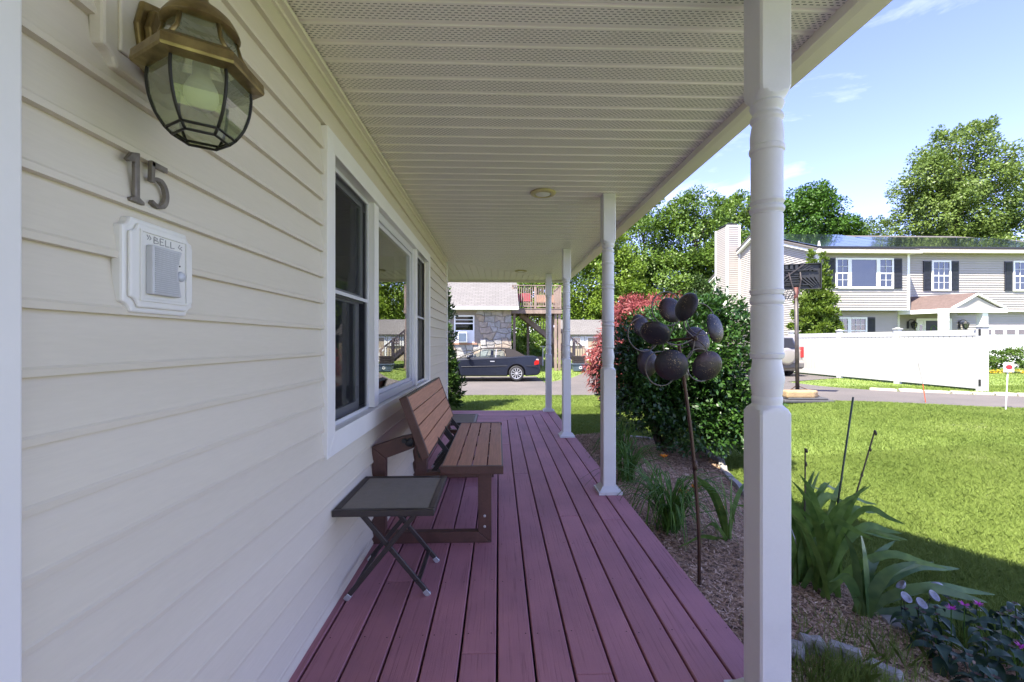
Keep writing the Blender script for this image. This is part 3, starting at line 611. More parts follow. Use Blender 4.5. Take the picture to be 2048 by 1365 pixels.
# ------------------------------------------------------------------ bench
bench = thing('bench', (-.3, 3.3, 0), 'brown slatted bench with a tilted backrest against the wall under the window', 'bench')
BY0, BY1 = 2.61, 4.05
def slat(x0, x1, z, name='seat_slat'):
    MB().box(x0, BY0+.03, z-.022, x1, BY1-.03, z).build(name, M['benchslat'], bench, bevel=.003)
sw = (.378-.004*5)/4
for i in range(4): slat(-.349+.006+i*(.0925), -.349+.006+i*.0925+.084, .482)
for y0, y1 in ((BY0, BY0+.03), (BY1-.03, BY1)): MB().box(-.352, y0, .436, .030, y1, .485).build('end_cap', M['benchframe'], bench, bevel=.004)
mb = MB(); mb.box(-.350, BY0+.031, .436, -.344, BY1-.031, .478); mb.box(.019, BY0+.031, .436, .029, BY1-.031, .466); mb.build('seat_rail', M['bronze'], bench)
for yc in (2.95, 3.33, 3.71): MB().box(-.343, yc-.025, .437, .019, yc+.025, .459).build('seat_brace', M['bronze'], bench)
# backrest, leaning towards the wall
B0 = Vector((-.430, 0, .536)); B1 = Vector((-.566, 0, .905)); bd = (B1-B0); bl = bd.length; bd.normalize(); bn = Vector((bd.z, 0, -bd.x))
def bar_back(t0, t1, n0, n1, y0, y1):
    q = [B0+bd*t+bn*nn for t, nn in ((t0,n0),(t1,n0),(t1,n1),(t0,n1))]
    mb = MB(); mb.add([(p.x,y0,p.z) for p in q]+[(p.x,y1,p.z) for p in q], [(0,1,2,3),(7,6,5,4),(0,4,5,1),(1,5,6,2),(2,6,7,3),(3,7,4,0)]); return mb
for i in range(4): bar_back(.008+i*(bl-.016)/4+.003, .008+(i+1)*(bl-.016)/4-.003, -.006, .014, BY0+.03, BY1-.03).build('back_slat', M['benchslat'], bench, bevel=.003)
for y0, y1 in ((BY0, BY0+.03), (BY1-.03, BY1)): bar_back(0, bl, -.034, .016, y0, y1).build('back_end_cap', M['benchframe'], bench, bevel=.004)
mb = bar_back(0, .007, -.032, .013, BY0+.03, BY1-.03); mb2 = bar_back(bl-.007, bl, -.032, .013, BY0+.03, BY1-.03); mb.add(mb2.v, mb2.f); mb.build('back_rail', M['bronze'], bench)
for sy, y0 in ((0, 2.665), (1, 3.945)):
    y1 = y0+.05; F = lambda u, v, d: (u, d, v)
    MB().prism([(-.772,0),(-.69,0),(-.69,.52),(-.772,.592)], F, y0, y1).build('rear_leg', M['benchframe'], bench, bevel=.003)
    MB().prism([(-.772,.594),(-.689,.523),(-.520,.585),(-.525,.668),(-.60,.652)], F, y0, y1).build('arm_rail', M['benchframe'], bench, bevel=.003)
    MB().prism([(-.689,.0),(-.045,0),(-.126,.068),(-.689,.068)], F, y0, y1).build('floor_rail', M['benchframe'], bench, bevel=.003)
    MB().prism([(-.043,.0),(-.043,.434),(-.126,.434),(-.126,.070)], F, y0, y1).build('front_leg', M['benchframe'], bench, bevel=.003)
    MB().prism([(-.505,.40),(-.127,.40),(-.127,.434),(-.44,.434),(-.44,.60),(-.505,.62)], F, y0+.004, y1-.004).build('seat_support', M['benchframe'], bench, bevel=.003)
    mb = MB(); my = Matrix.Rotation(R(90), 3, 'X')
    for bz in (.10, .165): mb.lathe([(.008,0),(.008,.004),(.004,.006)], 10, (-.085, y0, bz), mat=my)
    mb.build('bolt_heads', M['alloy'], bench); 
    mb = MB(); mb.lathe([(.026,0),(.026,.006),(.012,.012)], 14, (-.545, y0, .62), mat=my); mb.lathe([(.014,0),(.014,.016)], 10, (-.575, y0, .632), mat=my); mb.beam((-.49,y0-.008,.62),(-.478,y0-.008,.53),.016,.01,(0,1,0)); mb.build('hinge', M['black'], bench)
for a_, b_ in (((-.437,3.05,.56),(-.352,3.05,.455)),((-.352,3.07,.46),(-.50,3.07,.27)),((-.437,3.45,.56),(-.352,3.45,.455)),((-.352,3.47,.46),(-.50,3.47,.27)),((-.475,3.9,.60),(-.352,3.9,.45))): MB().beam(a_, b_, .012, .03).build('folding_link', M['black'], bench)

# ------------------------------------------------------------------ folding side tables
def side_table(lab):
    t = thing('side_table', (0,0,0), lab, 'side table', 'folding side tables by the bench')
    w, d, h = .235, .26, .455
    mb = MB()
    for q in ((-w,-d,w,-d+.032),(-w,d-.032,w,d),(-w,-d+.0325,-w+.032,d-.0325),(w-.032,-d+.0325,w,d-.0325)): mb.box(q[0],q[1],h-.030,q[2],q[3],h)
    mb.build('top_frame', M['bronze'], t, bevel=.004)
    MB().box(-w+.031,-d+.031,h-.008,w-.031,d-.031,h-.003).build('fabric_top', M['sling'], t)
    for yl in (-.185, .185):
        s = 1 if yl < 0 else -1
        MB().beam((-.19,yl,.012),(.15,yl,h-.03),.024,.014,(0,1,0)).build('leg', M['bronze'], t, bevel=.003)
        MB().beam((.19,yl+s*.026,.012),(-.15,yl+s*.026,h-.03),.024,.014,(0,1,0)).build('leg', M['bronze'], t, bevel=.003)
        for x in (-.19, .19):
            yy = yl if x < 0 else yl+s*.026
            sg = 1 if x > 0 else -1
            MB().beam((x+sg*.006,yy,.001),(x-sg*.014,yy,.026),.026,.017,(0,1,0)).build('foot', M['alloy'], t, bevel=.002)
    MB().beam((.145,-.17,.068),(.145,.16,.068),.02,.012).build('stretcher', M['bronze'], t); MB().beam((-.145,-.19,.068),(-.145,.19,.068),.02,.012).build('stretcher', M['bronze'], t)
    MB().beam((-.15,-.17,h-.05),(-.15,.17,h-.05),.022,.014).build('pivot_bar', M['bronze'], t); MB().beam((.15,-.17,h-.05),(.15,.17,h-.05),.022,.014).build('pivot_bar', M['bronze'], t)
    return t
st = side_table('dark folding side table nearest the camera, in front of the bench'); st.location = (-.535, 2.28, 0)
c = copy_tree(st); c.location = (-.455, 4.45, 0); relabel(c, 'dark folding side table at the far end of the bench')

# ------------------------------------------------------------------ plants: helpers
def leafcloud(n, lobes, ln, wd, sub=40, subr=.32, up=.6, seed=1, inner=.22, zlo=-.6, droop=.2, out=.5, flat=.75):
    r = np.random.default_rng(seed); lobes = np.array(lobes, float); wts = (lobes[:,3]*lobes[:,4]+lobes[:,4]*lobes[:,5]+lobes[:,3]*lobes[:,5]); li = r.choice(len(lobes), n, p=wts/wts.sum())
    C, Rr = lobes[:,:3], lobes[:,3:]
    sd = r.normal(size=(len(lobes), sub, 3)); sd /= np.linalg.norm(sd, axis=-1, keepdims=True); sd[...,2] = np.where(sd[...,2] < zlo, -sd[...,2], sd[...,2])
    srad = r.uniform(.68, 1.02, (len(lobes), sub, 1)); ssz = r.uniform(.65, 1.25, (len(lobes), sub))
    si = r.integers(0, sub, n); cen = C[li]+sd[li, si]*srad[li, si]*Rr[li]
    b = r.normal(size=(n, 3)); b /= np.linalg.norm(b, axis=1, keepdims=True); b *= r.uniform(.35, 1, (n, 1))**.6; b[:,2] *= flat
    pos = cen+b*(subr*ssz[li, si]*Rr[li].min(1))[:,None]
    k = r.random(n) < inner; d = r.normal(size=(n, 3)); d /= np.linalg.norm(d, axis=1, keepdims=True)
    pos[k] = (C[li]+d*Rr[li]*r.uniform(.3, .8, (n, 1)))[k]
    o = (pos-C[li])/Rr[li]; o /= np.linalg.norm(o, axis=1, keepdims=True)+1e-6
    dr = o*out+r.normal(size=(n, 3))*.45; dr[:,2] -= droop; dr /= np.linalg.norm(dr, axis=1, keepdims=True)
    nm = o*.6+r.normal(size=(n, 3))*.30; nm[:,2] += up; nm -= dr*(nm*dr).sum(1, keepdims=True); nm /= np.linalg.norm(nm, axis=1, keepdims=True)
    sdv = np.cross(dr, nm); L_ = (ln*r.uniform(.7, 1.3, n))[:,None]; W_ = (wd*r.uniform(.7, 1.3, n))[:,None]
    return np.stack([pos, pos+dr*L_*.5+sdv*W_*.5+nm*W_*.15, pos+dr*L_, pos+dr*L_*.5-sdv*W_*.5+nm*W_*.15], 1)
def foliage(name, V, mat, parent):
    n = len(V); o = link(name, np_mesh(name, V, np.arange(4*n).reshape(n, 4), mat), parent); o['kind'] = 'stuff'; return o
M['bark'] = pm('grey_brown_bark', (.12,.09,.065), .95, scale=14, bump=.7, bscale=35, stretch=(1,1,.25), col2=(.05,.038,.03))
def tree(x, y, lobes, n, ln, wd, mat, label, seed, tr=.22, name='tree', cat='tree', group='trees beyond the yards', **kw):
    z = g1(x, y)-.05; t = thing(name, (x, y, z), label, cat, group); rr = random.Random(seed)
    top = max(l[2] for l in lobes)
    mb = MB(); pts = [(x+rr.uniform(-.1,.1)*i, y, z+(top-z)*i/5) for i in range(6)]; mb.tube(pts, [tr*1.25, tr, tr*.85, tr*.65, tr*.45, tr*.2], 10); mb.build('trunk', M['bark'], t, smooth=True)
    mb = MB()
    for l in lobes:
        a = Vector(pts[2]).lerp(Vector(pts[4]), rr.random()); c = Vector(l[:3])
        if c.z < a.z: a = Vector(pts[1])
        for k in range(3):
            e = c+Vector((rr.uniform(-.6,.6)*l[3], rr.uniform(-.6,.6)*l[4], rr.uniform(0,.7)*l[5])); m_ = a.lerp(e, .5)+Vector((0,0,.08*(e-a).length)); mb.tube(spl([a, m_, e], 4), [tr*.34*(1-i/9) for i in range(9)], 6)
    mb.build('limb', M['bark'], t, smooth=True)
    foliage('crown', leafcloud(int(n*2.7), lobes, ln*.74, wd*.78, seed=seed, **kw), mat, t)
    return t
M['leaf_mid'] = leafmat('leaf_mid_green', (.055,.11,.014), (.125,.205,.028), (.20,.28,.06), scale=.35, hi=4, trans=.3)
M['leaf_bright'] = leafmat('leaf_bright_green', (.085,.155,.016), (.18,.265,.03), (.26,.34,.06), scale=.4, hi=5, trans=.35)
M['leaf_dark'] = leafmat('leaf_dark_maple', (.028,.08,.009), (.075,.16,.016), (.13,.22,.024), scale=.4, hi=5, trans=.28)
M['leaf_silver'] = leafmat('leaf_silver_maple', (.08,.13,.022), (.16,.23,.05), (.28,.345,.14), scale=.3, hi=4, trans=.33)
M['leaf_far'] = leafmat('leaf_far_wood', (.03,.06,.014), (.075,.125,.03), (.13,.18,.05), scale=.3, hi=3, trans=.25)

# ------------------------------------------------------------------ flower bed
def strap(base, az, pts, w, n=10, fold=.25, tw=0.):     # sword leaf along a 2-D curve (radial, up) in direction az
    c, s_ = math.cos(az), math.sin(az); P = spl([(p[0], p[1], 0) for p in pts], 4); k = len(P); vs = []; fs = []
    for i, p in enumerate(P):
        t = i/(k-1); ww = w*.5*(.62+.38*math.sin(min(t*1.6,1)*math.pi/2))*(1-max(0,(t-.35)/.65)**1.6)+.0008
        q = P[min(i+1,k-1)]-P[max(i-1,0)]; q.normalize(); nx_ = Vector((-q.y, q.x, 0))
        for sd, off in ((-1, fold*ww), (0, 0), (1, fold*ww)):
            off += sd*ww*math.sin(tw); hz = sd*ww*math.cos(tw)+(abs(sd)*fold*ww*math.sin(tw)); rx = p.x+nx_.x*off; rz = p.y+nx_.y*off; vs.append((base[0]+c*rx-s_*hz, base[1]+s_*rx+c*hz, base[2]+rz))
    for i in range(k-1):
        for j in (0, 1): fs.append((3*i+j, 3*i+j+1, 3*i+4+j, 3*i+3+j))
    return MB().add(vs, fs)
M['iris'] = leafmat('iris_leaf', (.075,.15,.03), (.17,.28,.06), (.26,.35,.10), scale=5, hi=22, trans=.38, rough=.4, spec=.4)
M['iris2'] = leafmat('iris_leaf_blue_green', (.055,.115,.035), (.12,.205,.06), (.19,.27,.08), scale=6, hi=20, trans=.2, rough=.35, spec=.5)
M['dry'] = pm('dry_stalk', (.10,.085,.05), .8, scale=30)
def clump(name, label, cat, base, leaves, mat, group=None, jit=.06):
    t = thing(name, base, label, cat, group); rr = random.Random(int(base[0]*991+base[1]*77))
    for az, reach, h, w, curl in leaves:
        b = (base[0]+rr.uniform(-jit,jit), base[1]+rr.uniform(-jit,jit), base[2]); a = R(az)
        if curl <= 0: pts = [(0,0),(reach*.16,h*.42),(reach*.48,h*.80),(reach,h)]
        else: pts = [(0,0),(reach*.25,h*.70),(reach*.55,h*1.0+curl*.4),(reach*.82,h*1.0+curl*.15),(reach,h)]
        o = strap(b, a, pts, w*.92, tw=R(rr.uniform(30, 80))).build('leaf', mat, t, smooth=True)
    return t
bz = lambda x, y: float(bedz(x, y))
# tall iris fan behind the near post: (azimuth, reach, height, width, curl)
ri = random.Random(17); L1 = []
for i in range(32):
    q = ri.random(); az = ri.gauss(0, 28) if i % 3 else ri.gauss(185, 25)
    if i % 3 == 0: q *= .6
    L1.append((az, .10+.50*q, (.82-.52*q)*ri.uniform(.85,1.05), ri.uniform(.042,.056), 0 if q < .45 else ri.uniform(.05,.10)))
clump('iris_plant', 'tall fanning green iris clump just right of the near post', 'plant', (1.965,2.66,bz(1.965,2.66)), L1, M['iris'], jit=.12)
L2 = [(185,.20,.21,.062,.06),(150,.07,.46,.066,0),(-8,.25,.33,.07,0),(-2,.44,.30,.07,0),(4,.66,.22,.062,.05),(-6,.72,.13,.06,.07),(-12,.62,.01,.07,.10),(60,.22,.40,.06,0),(20,.34,.36,.065,0),(200,.10,.12,.03,.02),(-25,.52,.20,.06,.04)]
clump('iris_plant', 'broad low iris fan with wide arching dark leaves at the bed corner', 'plant', (2.085,2.42,bz(2.085,2.42)), L2, M['iris2'], jit=.03)
L3 = [(170,.18,.42,.05,0),(190,.36,.40,.04,.06),(140,.2,.36,.045,0),(90,.1,.4,.045,0),(100,.05,.34,.04,0),(200,.40,.02,.04,.10),(215,.32,.14,.035,.08),(60,.2,.38,.04,0),(20,.22,.4,.04,0),(250,.2,.2,.035,.04)]
clump('iris_plant', 'iris leaves at the lawn edge behind the pinwheel pole', 'plant', (1.80,3.30,bz(1.80,3.30)), [(a_, r_*1.3, h_*1.15, w_, c_) for a_, r_, h_, w_, c_ in L3], M['iris'], jit=.05)
for (x, y, dx, h, lab) in ((2.08,2.62,.28,1.0,'dry brown iris flower stalk leaning right above the leaves'), (1.955,2.72,.03,.86,'short dry iris stalk beside the near white post')):
    z = bz(x, y); mb = MB(); mb.tube(spl([(x,y,z),(x+dx*.35,y,z+h*.45),(x+dx*.75,y+.01,z+h*.8),(x+dx,y+.02,z+h)]), [.005]*9+[.0045]*9+[.006], 6)
    for t_ in (.55, .72, .88, .98): mb.lathe([(.002,-.012),(.0085,0),(.003,.016)], 6, (x+dx*t_**1.3+.004, y+.01, z+h*t_))
    tag(mb.build('flower_stalk', M['dry'], smooth=True), lab, 'plant stalk')
z = bz(2.09,2.66); tag(MB().tube([(2.075,2.68,z),(2.27,2.70,z+1.20)], .0055, 8).build('garden_stake', pm('green_stake', (.03,.05,.03), .5), smooth=True), 'thin dark green garden stake leaning out of the tall iris', 'garden stake')
# daylilies: thin arching leaves
M['lily'] = leafmat('daylily_leaf', (.045,.12,.018), (.12,.235,.035), (.2,.29,.06), scale=4, hi=25, trans=.3, rough=.45, spec=.35)
def daylily(x, y, n, h, label, seed, flowers=()):
    z = bz(x, y); t = thing('daylily', (x, y, z), label, 'plant', 'daylilies in the flower bed'); rr = random.Random(seed)
    for i in range(n):
        az = rr.uniform(0, 360); hh = h*rr.uniform(.55, 1.1); rc = hh*rr.uniform(.7, 1.8)
        b = (x+rr.gauss(0,.045), y+rr.gauss(0,.045), z)
        strap(b, R(az), [(0,0),(rc*.25,hh*.75),(rc*.62,hh*rr.uniform(.85,1.05)),(rc,hh*rr.uniform(.1,.75))], rr.uniform(.009,.015), fold=.5).build('leaf', M['lily'], t, smooth=True)
    for (fx, fy, fz, col) in flowers:
        mb = MB(); mb.tube(spl([(x,y,z),(x+(fx-x)*.4,y+(fy-y)*.4,z+(fz-z)*.6),(fx,fy,fz-.03)]), .0035, 6); mb.build('flower_stem', M['lily'], t)
        mb = MB()
        for k in range(6):
            a = k*math.pi/3; d = Vector((math.cos(a), math.sin(a), 0)); s_ = Vector((-math.sin(a), math.cos(a), 0)); c0 = Vector((fx, fy, fz-.03))
            mb.add([c0, c0+d*.022+s_*.013+Vector((0,0,.026)), c0+d*.05+Vector((0,0,.030)), c0+d*.022-s_*.013+Vector((0,0,.026))], [(0,1,2,3)])
        mb.build('flower', col, t)
M['orange'] = leafmat('orange_petal', (.75,.20,.01), (.85,.32,.02), hi=40, trans=.3); M['yellow'] = leafmat('yellow_petal', (.80,.42,.02), (.85,.55,.05), hi=40, trans=.3)
daylily(1.38, 3.46, 130, .44, 'arching grassy daylily clump in front of the pinwheel pole with orange blooms', 5, [(1.63,3.52,.05,M['orange']),(1.74,3.35,-.06,M['yellow']),(1.57,3.62,-.02,M['yellow'])])
daylily(1.42, 4.75, 90, .40, 'dark daylily clump right of the second post', 9, [(1.78,4.6,.02,M['orange'])])
daylily(1.62, 5.7, 60, .50, 'daylily clump farther back under the big shrub', 11)
# big dark evergreen shrub
M['shrub'] = leafmat('glossy_shrub_leaf', (.014,.045,.008), (.045,.108,.016), (.12,.215,.035), scale=2.2, hi=30, trans=.22, rough=.35, spec=.5)
sx, sy = 2.42, 6.25; z = bz(sx, sy)
t = thing('shrub', (sx, sy, z), 'large dark glossy green shrub behind the metal pinwheel', 'shrub'); mb = MB()
for a in range(7):
    ang = a*.9; e = Vector((sx+.75*math.cos(ang)+.15, sy+.6*math.sin(ang), .8+.2*(a % 3))); mb.tube(spl([(sx+.05*math.cos(ang),sy+.05*math.sin(ang),z),(sx+.25*math.cos(ang),sy+.2*math.sin(ang),z+.5),e],4), [.045-.004*i for i in range(9)], 7)
mb.build('stem', M['bark'], t, smooth=True)
lob = [(2.55,6.25,.95,1.0,.9,.85),(2.0,6.0,.75,.6,.6,.75),(3.15,6.2,.95,.65,.7,.85),(2.75,6.1,1.45,.6,.6,.42),(3.2,6.3,1.5,.5,.6,.4),(2.25,6.1,.25,.7,.6,.42),(3.0,6.0,.25,.65,.6,.40),(1.85,5.9,.55,.4,.45,.4),(2.6,5.75,.35,.75,.4,.5),(2.75,5.65,.02,.7,.4,.36),(3.2,5.6,.25,.5,.4,.5),(3.3,5.9,.05,.55,.5,.42),(2.9,5.7,.75,.6,.4,.6),(2.1,5.75,.95,.5,.4,.5),(3.05,6.6,.6,.7,.6,.8)]
V1 = leafcloud(46000, lob, .070, .033, sub=130, subr=.21, seed=3, inner=.30, out=.7, droop=.1)
sp = [(3.12+.03*k*(.3 if k % 2 else -.4), 6.1, 1.78+.05*k, .09, .09, .05) for k in range(7)]
V2 = leafcloud(110, sp, .07, .034, sub=8, subr=.5, seed=8)
foliage('foliage', np.concatenate([V1, V2]), M['shrub'], t)
# red laceleaf maple
M['redleaf'] = leafmat('red_laceleaf', (.17,.035,.035), (.33,.085,.08), (.46,.19,.16), scale=1.6, hi=18, trans=.35, rough=.5)
mx_, my_ = 4.1, 11.0; zz = g1(mx_, my_)
t = thing('japanese_maple', (mx_, my_, zz), 'red weeping laceleaf maple beyond the dark shrub', 'tree'); mb = MB()
for a in range(6):
    ang = a*1.05; mb.tube(spl([(mx_,my_,zz),(mx_+.35*math.cos(ang),my_+.35*math.sin(ang),zz+1.3),(mx_+1.1*math.cos(ang),my_+1.0*math.sin(ang),zz+2.0)],4), [.06-.005*i for i in range(9)], 7)
mb.build('trunk', M['bark'], t, smooth=True)
lob = [(4.1,11,1.75,1.1,1.1,.60),(3.35,10.9,1.35,.75,.8,.55),(2.95,10.8,.75,.55,.6,.65),(2.75,10.7,.30,.42,.5,.5),(4.9,11,1.6,.8,.9,.6),(5.3,11,1.0,.7,.8,.7),(3.7,10.3,1.1,.9,.6,.7),(4.6,10.4,1.2,.8,.6,.7),(3.3,10.5,.5,.6,.6,.55),(3.6,11,1.95,.8,.8,.42),(2.7,10.6,.75,.5,.5,.5),(2.95,10.6,.35,.5,.5,.5)]
foliage('foliage', leafcloud(36000, lob, .15, .028, sub=70, subr=.4, seed=5, inner=.12, droop=.75, out=.6, up=.3), M['redleaf'], t)
# edging stones round the bed
M['edge'] = pm('pale_edging_stone', (.33,.315,.29), .9, var=.12, scale=12, bump=.5, bscale=50, fine=.1)
def stones(path, ln, parent, mat, w=.075, h=.07, seed=2, zf=None):
    rr = random.Random(seed); path = [Vector(p) for p in path]; i = 0; p = path[0]
    for a, b in zip(path, path[1:]):
        d = (b-a); k = max(1, round(d.length/ln))
        for j in range(k):
            p0, p1 = a+d*(j/k), a+d*((j+1)/k); u = (p1-p0).normalized(); v = Vector((-u.y, u.x)); l2 = (p1-p0).length/2-.008; c = (p0+p1)/2; z = (zf or gz)(c.x, c.y)
            hh = h*rr.uniform(.8,1.15); q = []
            for su, sv in ((-1,-1),(0,-1.12),(1,-1),(1,1),(0,1.1),(-1,1)):
                e = c+u*su*l2*rr.uniform(.93,1)+v*sv*w*.5*rr.uniform(.85,1.1); q.append(e)
            mb = MB(); n = 6; vs = [(e.x,e.y,float(z)-.06) for e in q]+[(e.x,e.y,float(z)+hh*.75) for e in q]+[(c.x+(e.x-c.x)*.84, c.y+(e.y-c.y)*.84, float(z)+hh*rr.uniform(.9,1.05)) for e in q]
            mb.add(vs, [tuple(range(12,18))]+[(r_*6+m_, r_*6+(m_+1)%6, r_*6+6+(m_+1)%6, r_*6+6+m_) for r_ in (0,1) for m_ in range(6)]); mb.build('edging_stone', mat, parent)
stones([(1.08,7.08),(1.22,7.0),(1.8,7.28),(2.5,7.0),(3.02,6.33),(2.97,5.7),(2.76,5.2),(2.59,4.5),(2.40,3.55),(2.26,2.75),(2.20,2.30)], .33, bed, M['edge'], zf=lambda x, y: gz(x, y)+.03)
stones([(1.38,1.98),(1.48,2.09),(1.60,2.06),(1.72,1.98),(1.80,1.86)], .18, bed, M['edge'], h=.06, w=.06, seed=5, zf=bedz)
# wispy weeds inside the little stone ring and by the edging
n = 1500; x = np.concatenate([rng.normal(1.52,.12,n), rng.normal(1.95,.12,250), rng.uniform(1.3,2.0,200)]); y = np.concatenate([rng.normal(1.83,.10,n), rng.normal(2.12,.1,250), rng.uniform(1.6,2.4,200)]); m_ = len(x)
V = blades(m_, x, y, .05, .15, np.full(m_, .0016), bedz(x, y)-.01, lean=.6); o = link('weeds', np_mesh('weeds', V, np.arange(5*m_).reshape(m_, 5), M['grass'])); tag(o, 'wispy grass weeds growing in the mulch at the bed end', 'weeds', kind='stuff')
# bee balm
M['beebalm'] = leafmat('bee_balm_leaf', (.018,.050,.028), (.046,.092,.055), (.10,.17,.05), scale=4, hi=14, trans=.15, rough=.42, spec=.32)
M['bud'] = leafmat('bee_balm_bud', (.05,.02,.03), (.09,.06,.03), (.14,.17,.03), hi=60, trans=.2); M['magenta'] = leafmat('magenta_petal', (.42,.02,.36), (.62,.06,.50), hi=60, trans=.3)
bb = thing('bee_balm_plant', (2.45,1.95,-.38), 'bee balm plant with blue green leaves and magenta flowers at the lower right', 'plant')
def bleaf():
    mb = MB(); k = 5; vs = []
    for i in range(k+1):
        t_ = i/k; w = .017*math.sin(math.pi*(t_**.75))+.0004; zz_ = .018*math.sin(t_*2.4)-.028*t_*t_; x_ = .082*t_
        vs += [(x_,-w,zz_+w*.32),(x_,0,zz_),(x_,w,zz_+w*.32)]
    mb.add(vs, [(3*i+j,3*i+3+j,3*i+4+j,3*i+1+j) for i in range(k) for j in (0,1)]); return mb.mesh('leaf', M['beebalm'], True)
BL = bleaf(); rr = random.Random(4); nleaf = 0; stems = MB(); buds = MB(); nst = 54
for i in range(nst):
    a = rr.uniform(0, 2*math.pi); q = math.sqrt(rr.random()); x, y = 2.60+.54*q*math.cos(a), 1.97+.42*q*math.sin(a); z0 = bz(x, y)-.01; h = .245*(1.06-.45*q*q)*rr.uniform(.82,1.1)-.05*max(0,(x-2.4)); lx, ly = x+rr.uniform(-.03,.03)+.04*q*math.cos(a), y+rr.uniform(-.03,.03)+.04*q*math.sin(a)
    stems.tube([(x,y,z0),((x+lx)/2,(y+ly)/2,z0+h*.5),(lx,ly,z0+h)], .0028, 5)
    for lv in range(4):
        for sd in (0, 1):
            if nleaf >= 298: break
            f_ = .98-.17*lv; p = Vector((x,y,z0)).lerp(Vector((lx,ly,z0+h)), f_); o = link('leaf', BL, bb); o.location += p; o.rotation_euler = (rr.uniform(-.35,.35), rr.uniform(-.1,.55)+.1*lv, sd*math.pi+lv*1.57+a*3+rr.uniform(-.3,.3)); s_ = rr.uniform(.9,1.35)*(.85+.15*lv); o.scale = (s_,s_,s_); nleaf += 1
    for k in range(7):
        an = k*.9; d = Vector((math.cos(an), math.sin(an), .5))*.014; s2 = Vector((-math.sin(an), math.cos(an), 0))*.005; c0 = Vector((lx,ly,z0+h)); buds.add([c0, c0+d*.6+s2, c0+d, c0+d*.6-s2], [(0,1,2,3)])
o = stems.build('stem', M['lily'], bb); o['kind'] = 'stuff'; o = buds.build('bud', M['bud'], bb); o['kind'] = 'stuff'
for fx, fy, fz in ((2.27,2.10,-.105),(2.36,2.12,-.100),(2.45,2.13,-.105),(2.78,2.02,-.16),(2.36,1.88,-.14)):
    mb = MB()
    for k in range(26):
        an = rr.uniform(0,6.28); d = Vector((math.cos(an), math.sin(an), rr.uniform(-.1,1.1))).normalized()*rr.uniform(.016,.030); s2 = Vector((-math.sin(an), math.cos(an), 0))*.0032; c0 = Vector((fx,fy,fz)); mb.add([c0, c0+d*.5+s2, c0+d, c0+d*.5-s2], [(0,1,2,3)])
    mb.build('flower', M['magenta'], bb); MB().tube([(fx,fy,bz(fx,fy)),(fx,fy,fz)], .0026, 5).build('flower_stem', M['lily'], bb)
# little metal cup ornament on wires
M['zinc'] = pm('zinc_cup', (.34,.36,.42), .5, var=.2, scale=40, bump=.2, bscale=90)
orn = thing('garden_ornament', (2.15,2.26,-.35), 'five small grey metal cups on thin wires above the bee balm', 'garden ornament')
for (x, y, z, tl, az) in ((2.205,2.30,-.095,.9,150),(2.19,2.26,-.140,.75,-80),(2.245,2.23,-.155,.75,-75),(2.335,2.25,-.128,.8,-70),(2.405,2.30,-.108,1.15,60)):
    mt = Matrix.Rotation(R(az)+math.pi/2, 3, 'Z') @ Matrix.Rotation(tl, 3, 'X')
    mb = MB(); mb.lathe([(.004,-.016),(.014,-.013),(.024,-.004),(.0285,.006),(.027,.007),(.022,-.002),(.012,-.010),(.001,-.012)], 18, (x,y,z), mat=mt, cap=False); mb.build('cup', M['zinc'], orn, smooth=True)
    MB().tube(spl([(2.2+.3*(x-2.2),2.24,bz(2.2,2.24)),(x*.6+.4*2.2,y,z-.13),tuple(Vector((x,y,z))+mt@Vector((0,0,-.016)))],5), .0016, 5).build('wire', M['black'], orn)

# ------------------------------------------------------------------ metal pinwheel
M['cupm'] = pm('rust_steel_cup', (.036,.037,.046), .42, var=.3, scale=6, metal=.4, bump=.2, bscale=70, col2=(.062,.036,.034), thr=(.35,.6))
m = M['cupm']; t_ = m.node_tree; pn = [q for q in t_.nodes if q.type == 'BSDF_PRINCIPLED'][0]; src = pn.inputs['Base Color'].links[0].from_socket
vo = N(t_, 'ShaderNodeTexVoronoi', i_Scale=95.); tcn = N(t_, 'ShaderNodeTexCoord'); t_.links.new(tcn.outputs['Object'], vo.inputs['Vector']); lt = N(t_, 'ShaderNodeMapRange'); lt.inputs['From Min'].default_value = .32; lt.inputs['From Max'].default_value = .22
nz = N(t_, 'ShaderNodeTexNoise', i_Scale=11.); t_.links.new(tcn.outputs['Object'], nz.inputs['Vector']); gt = N(t_, 'ShaderNodeMapRange'); gt.inputs['From Min'].default_value = .5; gt.inputs['From Max'].default_value = .62
t_.links.new(vo.outputs['Distance'], lt.inputs['Value']); t_.links.new(nz.outputs['Fac'], gt.inputs['Value']); ml = N(t_, 'ShaderNodeMath', operation='MULTIPLY'); t_.links.new(lt.outputs[0], ml.inputs[0]); t_.links.new(gt.outputs[0], ml.inputs[1])
mm = N(t_, 'ShaderNodeMix', data_type='RGBA'); t_.links.new(ml.outputs[0], mm.inputs['Factor']); t_.links.new(src, mm.inputs['A']); mm.inputs['B'].default_value = (.40,.30,.17,1); t_.links.new(mm.outputs['Result'], pn.inputs['Base Color'])
M['rustpole'] = pm('rusty_pole', (.10,.055,.033), .5, var=.3, scale=25, metal=.5, col2=(.055,.032,.022), stretch=(1,1,.2))
M['wire'] = pm('steel_wire', (.20,.165,.14), .4, var=.2, scale=20, metal=.5)
spin = thing('metal_pinwheel', (1.262,2.685,-.3), 'rusty metal pinwheel with ten domed cups and wire rings on a bent pole', 'pinwheel')
mb = MB(); mb.tube(spl([(1.262,2.685,-.34),(1.262,2.69,.05),(1.238,2.72,.55),(1.20,2.75,.95),(1.162,2.76,1.235)]), .0108, 10); mb.lathe([(.0145,0),(.0155,.03),(.0145,.06)], 10, (1.247,2.712,.42)); mb.build('pole', M['rustpole'], spin, smooth=True)
